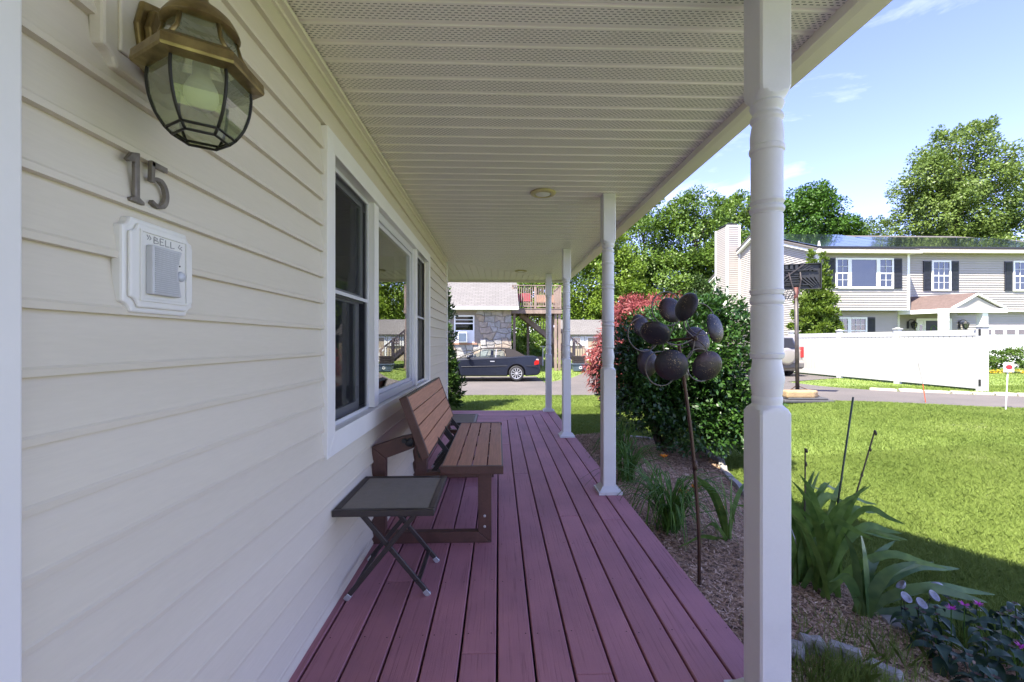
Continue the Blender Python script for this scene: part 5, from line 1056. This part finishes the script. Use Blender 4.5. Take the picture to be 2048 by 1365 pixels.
hw = lambda x, h: (.875-.16*max(0,h-.62)/.42*.55)*(1-.10*max(0,(abs(x+.45)-1.5)/.8)**2)-.03*max(0,.35-h)/.15
mb = carbody(prof, [(.75,.32),(-1.97,.32)], hw, cy_, cg, 0, .365); mb.build('body', M['navycar'], car, bevel=.045, seg=3, auto=40)
mb = MB(); mb.box(-2.3, cy_-.6, cg+.22, 1.3, cy_+.6, cg+.75); mb.build('underbody', M['dark'], car)
for wx in (.75, -1.97):
    wheel(car, (wx, cy_-.78, cg+.32), .32, -1); wheel(car, (wx, cy_+.78, cg+.32), .32, 1)
def roofpt(x, h, s_): return (x, cy_+s_*(.745-.20*(h-.95)/.42), cg+h)
mb = MB(); rf_ = [(-.78,1.33),(-.45,1.375),(.0,1.39),(.45,1.36),(.75,1.26),(1.15,1.035)]
for (x0,h0),(x1,h1) in zip(rf_, rf_[1:]): mb.add([roofpt(x0,h0,-1),roofpt(x0,h0,1),roofpt(x1,h1,1),roofpt(x1,h1,-1)], [(0,3,2,1)])
for s_ in (-1, 1):
    mb.add([roofpt(.33,.985,s_),roofpt(1.15,1.035,s_),roofpt(.75,1.26,s_),roofpt(.45,1.355,s_),roofpt(.28,1.30,s_)], [(0,1,2,3,4)]); mb.add([roofpt(-.78,1.33,s_),roofpt(-.45,1.372,s_),roofpt(0,1.387,s_),roofpt(.45,1.355,s_),roofpt(.28,1.30,s_),roofpt(-.05,1.335,s_),roofpt(-.6,1.31,s_)], [(0,1,2,3,4,5,6)])
mb.build('soft_top', M['soft'], car)
mb = MB()
for s_ in (-1, 1): mb.tube([roofpt(-1.72,.93,s_),roofpt(-1.2,1.16,s_),roofpt(-.74,1.335,s_)], .03, 6)
mb.tube([roofpt(-.76,1.335,-1),roofpt(-.76,1.335,1)], .03, 6); mb.build('windscreen_frame', M['black'], car); MB().add([roofpt(-1.70,.93,-1),roofpt(-1.70,.93,1),roofpt(-.78,1.32,1),roofpt(-.78,1.32,-1)], [(0,1,2,3)]).build('windscreen', M['carglass'], car)
for s_ in (-1, 1):
    MB().add([roofpt(-1.30,.945,s_),roofpt(-.13,.97,s_),roofpt(-.10,1.32,s_),roofpt(-.62,1.30,s_)], [(0,1,2,3)]).build('door_glass', M['carglass'], car); MB().add([roofpt(-.10,.97,s_),roofpt(.31,.985,s_),roofpt(.20,1.24,s_),roofpt(-.02,1.32,s_)], [(0,1,2,3)]).build('quarter_glass', M['carglass'], car); MB().tube([roofpt(-.115,.97,s_),roofpt(-.09,1.32,s_)], .014, 6).build('window_pillar', M['alloy'], car)
    MB().tube([roofpt(-1.35,.945,s_*1.03),roofpt(-.1,.975,s_*1.03),roofpt(.34,.99,s_*1.03)], .009, 6).build('belt_trim', M['black'], car)
    yy = lambda x, h: cy_+s_*(hw(x,h)+.006)
    mb = MB(); mb.tube([(-1.55,yy(-1.55,.62),cg+.60),(.36,yy(.36,.62),cg+.63)], .012, 6); mb.tube([(1.12,yy(1.12,.62),cg+.63),(1.62,yy(1.62,.62),cg+.62)], .012, 6); mb.build('side_moulding', M['black'], car)
    mb = MB(); mb.tube([(-.13,yy(-.13,.9)+s_*-.004,cg+.95),(-.14,yy(-.14,.6),cg+.6),(-.14,yy(-.14,.3),cg+.26)], .005, 5); mb.build('door_gap', M['dark'], car); MB().box(-.35, yy(-.3,.82)-.01, cg+.80, -.16, yy(-.3,.82)+.012, cg+.835).build('door_handle', M['alloy'], car, bevel=.006)
    mb = MB(); mb.lathe([(.01,-.09),(.07,-.08),(.09,0),(.07,.05),(.01,.07)], 12, (-1.22, cy_+s_*.93, cg+1.0), mat=Matrix.Rotation(R(90),3,'Y')); mb.build('wing_mirror', M['navycar'], car, smooth=True)
    MB().prism([(1.50,.66),(1.695,.70),(1.695,.86),(1.60,.88),(1.50,.80)], lambda u,v,d: (u,d,cg+v), yy(1.6,.78)-s_*.03, yy(1.6,.78)+s_*.008).build('tail_light', pm('tail_red', (.45,.015,.012), .25), car); MB().prism([(1.56,.882),(1.69,.865),(1.66,.92),(1.60,.915)], lambda u,v,d: (u,d,cg+v), yy(1.6,.85)-s_*.03, yy(1.6,.85)+s_*.006).build('reverse_light', pm('lamp_white', (.6,.6,.6), .3), car)
mb = MB()
for s_ in (-.35,.35): mb.box(-.38, cy_+s_-.2, cg+.4, -.22, cy_+s_+.2, cg+1.05); mb.box(-.33, cy_+s_-.12, cg+1.08, -.22, cy_+s_+.12, cg+1.24); mb.box(-.31, cy_+s_-.1, cg+1.04, -.27, cy_+s_-.07, cg+1.1)
mb.build('seat', M['seat'], car, bevel=.03)
mb = MB(); mb.tube([(-1.0+.10*math.sin(a*.3142)*.4, cy_-.35+.18*math.cos(a*.3142), cg+.98+.16*math.sin(a*.3142)) for a in range(20)], .014, 6, closed=True); mb.build('steering_wheel', M['black'], car)
# silver off-roader by the far end of the fence, rear towards us
M['silver'] = pm('champagne_paint', (.36,.33,.30), .3, var=.04, metal=.4, coat=.5)
sv = thing('parked_suv', (11.62,18.6,-.2), 'champagne coloured off road car with a covered spare wheel on its tailgate beside the fence', 'car'); sx0, sy0, sgz = 11.55, 17.2, -.19
prof = [(.05,.32),(-.02,.42),(-.03,.60),(.06,.64),(.06,1.02),(.12,1.10),(.30,1.62),(.40,1.70),(2.1,1.72),(2.35,1.66),(2.95,1.15),(3.9,1.05),(4.1,.9),(4.12,.4),(3.95,.28),(3.8,.2)]
hw2 = lambda x, h: .87-.16*max(0,h-1.0)/.7
mb = carbody(prof, [(.85,.36),(3.3,.36)], hw2, 0, 0, 0, .42); mb.v = [(sx0+y_, sy0+x_, sgz+z_) for x_, y_, z_ in mb.v]; flip(mb).build('body', M['silver'], sv, bevel=.05, seg=3, auto=40)
MB().box(sx0-.84, sy0-.06, sgz+.36, sx0+.84, sy0+.02, sgz+.58).build('bumper', pm('bumper_grey', (.14,.13,.125), .6), sv, bevel=.04)
mb = MB(); mb.add([(sx0-.66,sy0+.125,sgz+1.14),(sx0+.66,sy0+.125,sgz+1.14),(sx0+.58,sy0+.285,sgz+1.60),(sx0-.58,sy0+.285,sgz+1.60)], [(0,1,2,3)]); mb.v = [(a, b-.02, c) for a, b, c in mb.v]; mb.build('rear_window', M['farglass'], sv)
mb = MB(); mb.add([(sx0-.60,sy0+.14,sgz+1.17),(sx0+.60,sy0+.14,sgz+1.17),(sx0+.53,sy0+.28,sgz+1.57),(sx0-.53,sy0+.28,sgz+1.57)], [(0,1,2,3)]); mb.v = [(a, b-.03, c) for a, b, c in mb.v]; mb.build('dark_glass', M['black'], sv)
mb = MB(); mb.lathe([(.34,0),(.35,-.16),(.33,-.20),(.25,-.215),(.01,-.22)], 28, (sx0+.08,sy0+.05,sgz+.83), mat=Matrix.Rotation(R(-90),3,'X').inverted() if False else Matrix.Rotation(R(-90),3,'X')); mb.build('spare_wheel_cover', M['silver'], sv, smooth=True)
for s_ in (-1, 1): MB().box(sx0+s_*.76, sy0+.02, sgz+.78, sx0+s_*.88, sy0+.14, sgz+1.22).build('tail_light', pm('tail_red2', (.45,.03,.03), .3), sv, bevel=.02)
for wx in (-.74, .74):
    for wy in (.85, 3.3):
        mb = MB(); mb.lathe([(.22,-.11),(.33,-.11),(.36,-.08),(.36,.08),(.33,.11),(.22,.11)], 24, (sx0+wx,sy0+wy,sgz+.36), mat=Matrix.Rotation(R(90),3,'Y')); mb.build('wheel', M['rubber'], sv, smooth=True, auto=40)

# ------------------------------------------------------------------ stone house behind the car
sh = thing('stone_house', (-3.5,25,-.4), 'fieldstone house with a pale shingle roof behind the dark convertible', 'house')
M['mortar'] = pm('mortar', (.30,.26,.22), .95, scale=12, bump=.4, bscale=40)
M['stone'] = None; m, t = newmat('fieldstone'); l = t.links.new; out = N(t,'ShaderNodeOutputMaterial'); p = N(t,'ShaderNodeBsdfPrincipled', i_Roughness=.9); oi = N(t,'ShaderNodeObjectInfo'); tcn = N(t,'ShaderNodeTexCoord')
r = N(t,'ShaderNodeValToRGB'); e = r.color_ramp.elements; e[0].color = (.27,.255,.245,1); e[1].color = (.36,.30,.235,1); x_ = e.new(.45); x_.color = (.37,.35,.33,1); x_ = e.new(.8); x_.color = (.31,.235,.175,1); l(oi.outputs['Random'], r.inputs['Fac'])
nz = N(t,'ShaderNodeTexNoise', i_Scale=7., i_Detail=6); l(tcn.outputs['Object'], nz.inputs['Vector']); mr = N(t,'ShaderNodeMapRange'); mr.inputs['To Min'].default_value = .55; mr.inputs['To Max'].default_value = 1.35; l(nz.outputs['Fac'], mr.inputs['Value'])
mm = N(t,'ShaderNodeMix', data_type='RGBA', blend_type='MULTIPLY'); mm.inputs['Factor'].default_value = 1; l(r.outputs['Color'], mm.inputs['A']); l(mr.outputs[0], mm.inputs['B']); l(mm.outputs['Result'], p.inputs['Base Color']); b = N(t,'ShaderNodeBump', i_Strength=.8, i_Distance=.05); l(nz.outputs['Fac'], b.inputs['Height']); l(b.outputs[0], p.inputs['Normal']); l(p.outputs[0], out.inputs['Surface']); M['stone'] = m
mb = MB(); SY = 22.0; mb.box(-9, SY, -.5, -2.25, SY+.3, 2.95); mb.box(-1.22, SY, -.5, .64, SY+.3, 2.95); mb.box(-2.25, SY, -.5, -1.22, SY+.3, 1.18); mb.box(-2.25, SY, 2.58, -1.22, SY+.3, 2.95); mb.box(.30, SY+.3, -.5, .64, 29, 2.95); mb.box(-9, SY+.3, -.5, -8.7, 29, 2.95); mb.box(-8.7, 28.7, -.5, .3, 29, 2.95)
swl = mb.build('stone_wall', M['mortar'], sh); rr = random.Random(12)
nxs, nzs = 11, 11; xs0, xs1, zs0, zs1 = -3.3, .66, -.42, 2.86; gv = {}
for i in range(-1, 2*nxs+3):
    for j in range(nzs+1): gv[i, j] = (xs0+(xs1-xs0)*(i/2)/nxs+rr.uniform(-.10,.10)+(.06 if j % 2 else 0), zs0+(zs1-zs0)*j/nzs+rr.uniform(-.085,.085))
for j in range(nzs):
    i = -(j % 2); 
    while i < 2*nxs:
        w_ = 2 if rr.random() < .75 else 3
        q = [gv[min(i+k, 2*nxs+2), j] for k in range(w_+1)]+[gv[min(i+k, 2*nxs+2), j+1] for k in range(w_, -1, -1)]
        q = [(min(max(a, xs0), xs1), min(max(c, zs0), zs1)) for a, c in q]; i += w_
        cx_ = sum(a for a, c in q)/len(q); cz_ = sum(c for a, c in q)/len(q)
        if (-2.38 < cx_ < -1.08 and 1.08 < cz_ < 2.68) or max(a for a, c in q)-min(a for a, c in q) < .1: continue
        if cz_ > 2.0 and False: pass
        dp = rr.uniform(.035,.075); k = len(q); qi = [(cx_+(a-cx_)*.93, cz_+(c-cz_)*.91) for a, c in q]; qo = [(cx_+(a-cx_)*.78, cz_+(c-cz_)*.74) for a, c in q]
        if any(-2.30 < a < -1.17 and 1.14 < c < 2.62 for a, c in qi): continue
        MB().add([(a,SY+.01,c) for a,c in qi]+[(a,SY-dp*.7,c) for a,c in qi]+[(a,SY-dp,c) for a,c in qo], [tuple(range(2*k,3*k))]+[(r_*k+m2,r_*k+(m2+1)%k,r_*k+k+(m2+1)%k,r_*k+k+m2) for r_ in (0,1) for m2 in range(k)]).build('stone', M['stone'], swl)
M['paleroof'] = None; m, t = newmat('pale_shingles'); l = t.links.new; out = N(t,'ShaderNodeOutputMaterial'); p = N(t,'ShaderNodeBsdfPrincipled', i_Roughness=.85); tcn = N(t,'ShaderNodeTexCoord'); bk = N(t,'ShaderNodeTexBrick', i_Scale=1.); bk.inputs['Color1'].default_value = (.125,.118,.114,1); bk.inputs['Color2'].default_value = (.15,.142,.138,1); bk.inputs['Mortar'].default_value = (.08,.073,.071,1); bk.inputs['Mortar Size'].default_value = .011; bk.inputs['Brick Width'].default_value = .30; bk.inputs['Row Height'].default_value = .135
l(tcn.outputs['Object'], bk.inputs['Vector']); l(bk.outputs['Color'], p.inputs['Base Color']); b = N(t,'ShaderNodeBump', i_Strength=.6, i_Distance=.02); l(bk.outputs['Fac'], b.inputs['Height']); b.invert = True; l(b.outputs[0], p.inputs['Normal']); l(p.outputs[0], out.inputs['Surface']); M['paleroof'] = m
mb = MB(); slab(mb, [(-9.5,21.4,3.0),(1.0,21.4,3.0),(1.0,26.2,6.1),(-9.5,26.2,6.1)], .12); slab(mb, [(-9.5,26.21,6.1),(1.0,26.21,6.1),(1.0,29.5,3.9),(-9.5,29.5,3.9)], .12); mb.build('roof', M['paleroof'], sh)
mb = MB(); mb.box(-9.5, 21.28, 2.83, 1.0, 21.41, 2.985); mb.box(-9.5, 21.41, 2.84, .98, 22.0, 2.87); mb.build('gutter', M['trimw'], sh)
w = far_window(sh, -2.25, -1.22, 1.75, 2.58, SY+.03, 1, 2, fr=.07); mb = MB(); mb.box(-2.25, SY-.03, 1.18, -1.22, SY+.03, 1.748); mb.build('window_panel', M['trimw'], w)
MB().box(-2.4, SY-.10, 1.09, -1.08, SY+.05, 1.178).build('window_sill', pm('brick_sill', (.36,.20,.14), .9), sh)
MB().box(-2.18, SY-.012, 2.33, -1.29, SY-.006, 2.37).build('sash_bar', M['sash'], w)
ac = thing('air_conditioner', (-1.8,SY-.2,1.2), 'white window air conditioner in the lower half of the stone house window', 'air conditioner'); MB().box(-2.03,SY-.32,1.20,-1.57,SY-.035,1.72).build('case', M['trimw'], ac, bevel=.02); MB().box(-1.99,SY-.33,1.25,-1.61,SY-.322,1.67).build('grille', pm('grille_blue_grey', (.10,.14,.20), .6), ac)

# ------------------------------------------------------------------ raised wooden deck and stairs
M['oldwood'] = pm('weathered_wood', (.30,.225,.185), .85, var=.2, scale=5, bump=.4, bscale=30, stretch=(1,1,.3), col2=(.19,.14,.115))
rd = thing('raised_deck', (2.1,24,-.3), 'weathered wooden raised deck with rails and a stair beside the stone house', 'deck')
mb = MB(); mb.box(.70,23.0,2.74,3.38,23.06,2.98); mb.box(.70,25.4,2.74,3.38,25.46,2.98); mb.box(3.33,23.06,2.74,3.38,25.4,2.98)
for x in (1.2,1.7,2.2,2.7): mb.box(x,23.06,2.76,x+.05,25.4,2.93)
mb.build('beam', M['oldwood'], rd)
for i in range(19): x = .72+i*.14; MB().box(x,22.98,2.985,x+.132,25.46,3.015).build('floor_board', M['oldwood'], rd)
for x, y in ((.78,23.1),(3.0,23.12),(3.2,23.12),(1.66,25.3),(3.1,25.3)): MB().box(x,y,-.4,x+.14,y+.14,2.74).build('post', M['oldwood'], rd)
for x, y in ((.72,23.02),(1.9,23.02),(3.26,23.02),(3.26,25.36)): MB().box(x,y,3.016,x+.10,y+.09,4.26).build('rail_post', M['oldwood'], rd)
mb = MB(); mb.box(.72,23.0,4.22,3.38,23.12,4.26); mb.box(.82,23.03,3.10,3.26,23.08,3.17); mb.box(3.27,23.12,4.22,3.38,25.45,4.26); mb.build('rail', M['oldwood'], rd)
for i in range(21):
    x = .87+i*.115
    if abs(x-1.95) > .07: MB().box(x,23.04,3.171,x+.04,23.07,4.219).build('baluster', M['oldwood'], rd)
for i in range(14): y = 23.3+i*.15; MB().box(3.30,y,3.1,3.33,y+.04,4.219).build('baluster', M['oldwood'], rd)
# the stair falls to the right along the back of the deck
def stz(x): return 2.85-(x-1.3)*.80
for y in (24.3, 25.3): MB().beam((1.25,y,stz(1.25)-.12),(4.9,y,stz(4.9)-.12),.05,.24).build('stringer', M['oldwood'], rd)
for i in range(14): x = 1.5+i*.245; MB().box(x-.13,24.31,stz(x)-.02,x+.13,25.29,stz(x)+.02).build('tread', M['oldwood'], rd)
MB().beam((1.3,24.28,stz(1.3)+.85),(4.95,24.28,stz(4.95)+.85),.05,.09).build('stair_rail', M['oldwood'], rd)
for i in range(26): x = 1.4+i*.138; MB().box(x,24.26,stz(x)-.1,x+.04,24.29,stz(x)+.82).build('baluster', M['oldwood'], rd)
for x in (3.55,4.2,4.88): MB().box(x,24.24,-.4,x+.09,24.33,stz(x)+.88).build('stair_post', M['oldwood'], rd)
# things on and under the deck
M['redfab'] = pm('red_fabric', (.36,.04,.07), .8); pc = thing('patio_chair', (1.4,23.9,3.015), 'red fabric patio chair behind the deck balusters', 'chair')
MB().box(1.05,23.95,3.50,1.80,24.0,3.92).build('backrest', M['redfab'], pc, bevel=.02); MB().box(1.05,23.5,3.42,1.80,23.94,3.48).build('seat', M['redfab'], pc, bevel=.02)
for x in (1.07,1.75):
    for y in (23.52,23.96): MB().box(x,y,3.016,x+.04,y+.04,3.45).build('leg', M['alloy'], pc)
pb = thing('patio_bench', (2.5,24,3.015), 'tan wooden patio bench on the raised deck', 'bench'); M['tan'] = pm('tan_wood', (.36,.22,.15), .8); MB().box(2.0,24.0,3.4,3.1,24.06,3.85).build('backrest', M['tan'], pb); MB().box(2.0,23.5,3.36,3.1,23.99,3.42).build('seat', M['tan'], pb)
for x in (2.02,3.02):
    for y in (23.52,23.93): MB().box(x,y,3.016,x+.06,y+.06,3.36).build('leg', M['tan'], pb)
zb = g1(4.4, 22.8); bn_ = thing('recycling_bin', (4.4,22.8,zb), 'blue grey recycling bin on the grass at the foot of the stair', 'bin')
mb = MB(); mb.hexa([(3.95,22.5,zb),(4.62,22.5,zb),(4.62,22.95,zb),(3.95,22.95,zb)], [(3.88,22.44,zb+.36),(4.69,22.44,zb+.36),(4.69,23.01,zb+.36),(3.88,23.01,zb+.36)]); mb.build('tub', pm('bin_blue', (.09,.125,.17), .5), bn_, bevel=.015)
MB().box(3.85,22.41,zb+.36,4.72,23.04,zb+.40).build('lid_rim', pm('bin_rim', (.11,.145,.19), .5), bn_)
mb = MB()
for k in range(3):
    a = k*2.094+.5; mb.ribbon([(4.28+.075*math.cos(a), zb+.19+.075*math.sin(a)),(4.28+.075*math.cos(a+1.5), zb+.19+.075*math.sin(a+1.5))], .035, lambda u,v,d: (u,d,v), 22.44, 22.47)
mb.build('recycling_mark', M['trimw'], bn_)
bs = thing('storage_crate', (4.3,22.75,zb+.4), 'stacked dark crates on top of the recycling bin', 'crate')
for k in range(3): z = zb+.405+k*.135; MB().hexa([(3.92,22.5,z),(4.5,22.5,z),(4.5,22.95,z),(3.92,22.95,z)], [(3.9,22.48,z+.12),(4.54,22.48,z+.12),(4.54,22.98,z+.12),(3.9,22.98,z+.12)]).build('crate', M['bronze'], bs, bevel=.01)
zb = g1(2.15,25.8); pl = thing('planter', (2.2,26.0,zb), 'pale pinkish planter box beyond the car', 'planter'); MB().box(1.9,25.7,zb-.05,2.6,26.2,zb+.5).build('tub', pm('terracotta_pale', (.45,.33,.27), .9), pl, bevel=.03); foliage('plants', leafcloud(400, [(2.25,25.95,zb+.65,.35,.3,.25)], .14, .06, sub=14, seed=44), M['lily'], pl)
sp_ = thing('garden_hose_post', (2.62,25.5,zb), 'thin pale garden post with a tap beside the planter', 'garden post'); MB().tube([(2.62,25.5,zb-.1),(2.62,25.5,zb+1.15)], .04, 8).build('post', M['trimw'], sp_); MB().beam((2.45,25.5,zb+1.1),(2.8,25.5,zb+1.1),.05,.05).build('cross_arm', M['trimw'], sp_)

# ------------------------------------------------------------------ garden shed
M['shedw'] = pm('shed_cream', (.36,.30,.22), .6, var=.05); sd = thing('garden_shed', (6.8,31,-.06), 'cream garden shed with a pale roof and white trimmed double doors', 'shed'); zs = -.1
mb = MB(); mb.box(4.6,30,zs-.2,9.2,33,1.85); sw_ = mb.build('wall', M['shedw'], sd)
mb = MB(); slab(mb, [(4.4,29.75,1.74),(9.4,29.75,1.74),(9.4,31.5,2.85),(4.4,31.5,2.85)], .08); slab(mb, [(4.4,31.51,2.85),(9.4,31.51,2.85),(9.4,33.25,1.74),(4.4,33.25,1.74)], .08); mb.build('roof', M['paleroof'], sd)
far_window(sd, 5.15, 5.72, .98, 1.58, 29.97, 3, 3, fr=.05, slash=False); MB().box(5.74,29.94,.96,5.98,30.0,1.6).build('shutter', M['trimw'], sd); MB().box(4.89,29.94,.96,5.13,30.0,1.6).build('shutter', M['trimw'], sd)
mb = MB(); mb.box(4.6,29.96,1.62,9.2,30.0,1.72); mb.box(6.02,29.95,zs,6.12,30.0,1.62); mb.box(8.18,29.95,zs,8.28,30.0,1.62); mb.build('trim', M['trimw'], sd)
for x0 in (6.13, 7.16):
    d_ = MB().box(x0,29.955,zs,x0+1.01,29.995,1.6).build('door', M['shedw'], sd); mb = MB(); f = lambda u,v,d: (u,d,v); ring(MB(), 0,1,0,1,.1,0,1)
    mb.box(x0,29.93,zs,x0+.09,29.954,1.6); mb.box(x0+.92,29.93,zs,x0+1.01,29.954,1.6); mb.box(x0+.09,29.93,1.51,x0+.92,29.954,1.6); mb.box(x0+.09,29.93,.72,x0+.92,29.954,.80); mb.box(x0+.09,29.93,zs,x0+.92,29.954,zs+.09); mb.beam((x0+.09,29.945,zs+.09),(x0+.92,29.945,.72),.02,.08,(0,0,1)); mb.beam((x0+.09,29.943,.72),(x0+.92,29.943,zs+.09),.02,.08,(0,0,1)); mb.build('door_brace', M['trimw'], d_)

# ------------------------------------------------------------------ trees beyond
tree(18.6, 40, [(18.6,40,10,4.4,4,4.2),(17,39,6.5,4,3.6,3.2),(20.5,39.5,7.5,3.6,3.4,3.2),(18.4,40,13.2,2.8,2.6,2.3),(16.2,39,3.2,3.2,3,2.4),(20,38.5,3.8,3,3,2.4)], 15000, .34, .2, M['leaf_mid'], 'broad mid green tree left of the siding chimney', 51, sub=46)
tree(13.6, 41, [(13.6,41,9.5,4.2,3.8,3.6),(11.4,40,7.0,3.4,3.2,3.0),(15.2,40,6.4,3.4,3,3),(13.8,41,13,2.4,2.4,2.0),(12,40,4.0,3.4,3,2.6),(13,39.5,2.2,3.2,2.6,2.2)], 12000, .34, .2, M['leaf_mid'], 'mid green tree behind the second porch post', 52, sub=44)
tree(9.2, 37, [(9.2,37,6.4,3.2,2.8,2.8),(8,36.5,3.2,2.8,2.4,2.4),(10.6,36.5,4.2,2.8,2.6,2.6),(9.3,37,9.2,2.0,2.0,1.7)], 9000, .30, .17, M['leaf_bright'], 'bright green tree above the shed roof', 53, sub=40)
tree(6.2, 38, [(6.2,38,5.6,3.0,2.6,2.8),(5.4,37.5,2.4,2.6,2.2,2.2),(7.2,37.5,2.4,2.2,2.2,1.9)], 7000, .28, .16, M['leaf_bright'], 'lower bright green tree between the third and fourth porch posts', 54, sub=36)
tree(2.6, 41, [(2.6,41,6.2,3.6,3,2.8),(.6,41,5.2,3,3,2.6),(4.6,40,5.2,2.8,2.8,2.6),(2.4,40,2.2,3.4,2.6,2.2)], 9000, .32, .18, M['leaf_mid'], 'tree behind the raised wooden deck', 55, sub=40)
tree(26.0, 46, [(26,46,12,4.4,4,4),(24,45,8,3.6,3.4,3.6),(28.4,45,8.5,3.8,3.6,3.6),(26,46,15,2.6,2.6,2.1)], 12000, .38, .22, M['leaf_mid'], 'mid green tree behind the near porch post', 56, sub=44)
tree(27.2, 37, [(27.2,37,11.0,3.4,3.2,3.0),(25.6,37,9.2,2.6,2.6,2.8),(29.0,37,9.4,2.6,2.6,2.8),(27.2,37,13.2,2.0,2,1.7),(27.4,36.6,7,3.6,3.2,2.6)], 15000, .30, .19, M['leaf_dark'], 'dense dark green maple rising behind the solar roof', 57, sub=52)
tree(41.5, 47, [(41.5,47,11.2,3.2,3,2.6),(39,46,8.6,3,3,2.4),(44,46,9.6,3.2,3,2.6),(42,47,13.6,1.8,1.8,1.4)], 6500, .34, .18, M['leaf_silver'], 'airy pale tree between the dark maple and the tall tree', 58, sub=34, subr=.30)
tree(38.4, 35, [(38.4,35,13.6,4.6,4.2,4.0),(36.2,34.4,11,3.4,3.2,3.2),(41,35,12.4,3.8,3.6,3.8),(38.8,35,17.4,2.8,2.7,2.2),(35.0,34,14.6,1.9,1.9,1.7),(37.2,34,8.2,3.8,3.4,2.6),(41.5,34.5,8.6,3.6,3.4,2.8)], 21000, .30, .17, M['leaf_silver'], 'tall silvery green tree at the right edge of the view', 59, tr=.34, sub=60, subr=.26)
tree(33.0, 45, [(33,45,8.5,3.4,3,2.6),(35.6,45,7.6,3,3,2.4),(31,45,7.8,3,2.8,2.4)], 8000, .34, .2, M['leaf_far'], 'dark green tree low behind the house ridge', 60, sub=40)
tree(15.8, 36, [(14.6,36,2.4,2.2,2,2.2),(16.6,36,4.4,2,2,2.2)], 4500, .28, .16, M['leaf_far'], 'shaded understorey tree beside the chimney base', 61, tr=.16, sub=30)
# low bushes round the deck and shed
for i, (x, y, r, lab) in enumerate(((1.6,30,1.25,'low green bush under the raised deck'), (3.1,31,1.3,'leafy bush behind the deck posts'), (.9,27.5,.8,'small bush right behind the car roof'))):
    z = g1(x, y); t = thing('bush', (x,y,z), lab, 'shrub'); MB().tube([(x,y,z-.05),(x,y,z+r*.7)], .04, 6).build('stem', M['bark'], t); foliage('foliage', leafcloud(2600, [(x,y,z+r*.7,r,r*.8,r*.75)], .17, .10, sub=50, subr=.28, seed=70+i, inner=.2), M['leaf_bright'] if i != 1 else M['leaf_mid'], t)
lb = [(rng.uniform(-45, 90), rng.uniform(54, 66), rng.uniform(1, 5), rng.uniform(3.5, 5.5), 3, rng.uniform(3, 5)) for _ in range(60)]
o = link('woods', np_mesh('woods', leafcloud(26000, lb, .75, .45, sub=24, subr=.4, seed=77), np.arange(4*26000).reshape(-1,4), M['leaf_far'])); tag(o, 'distant belt of woods closing the view behind the yards', 'woods', kind='stuff')
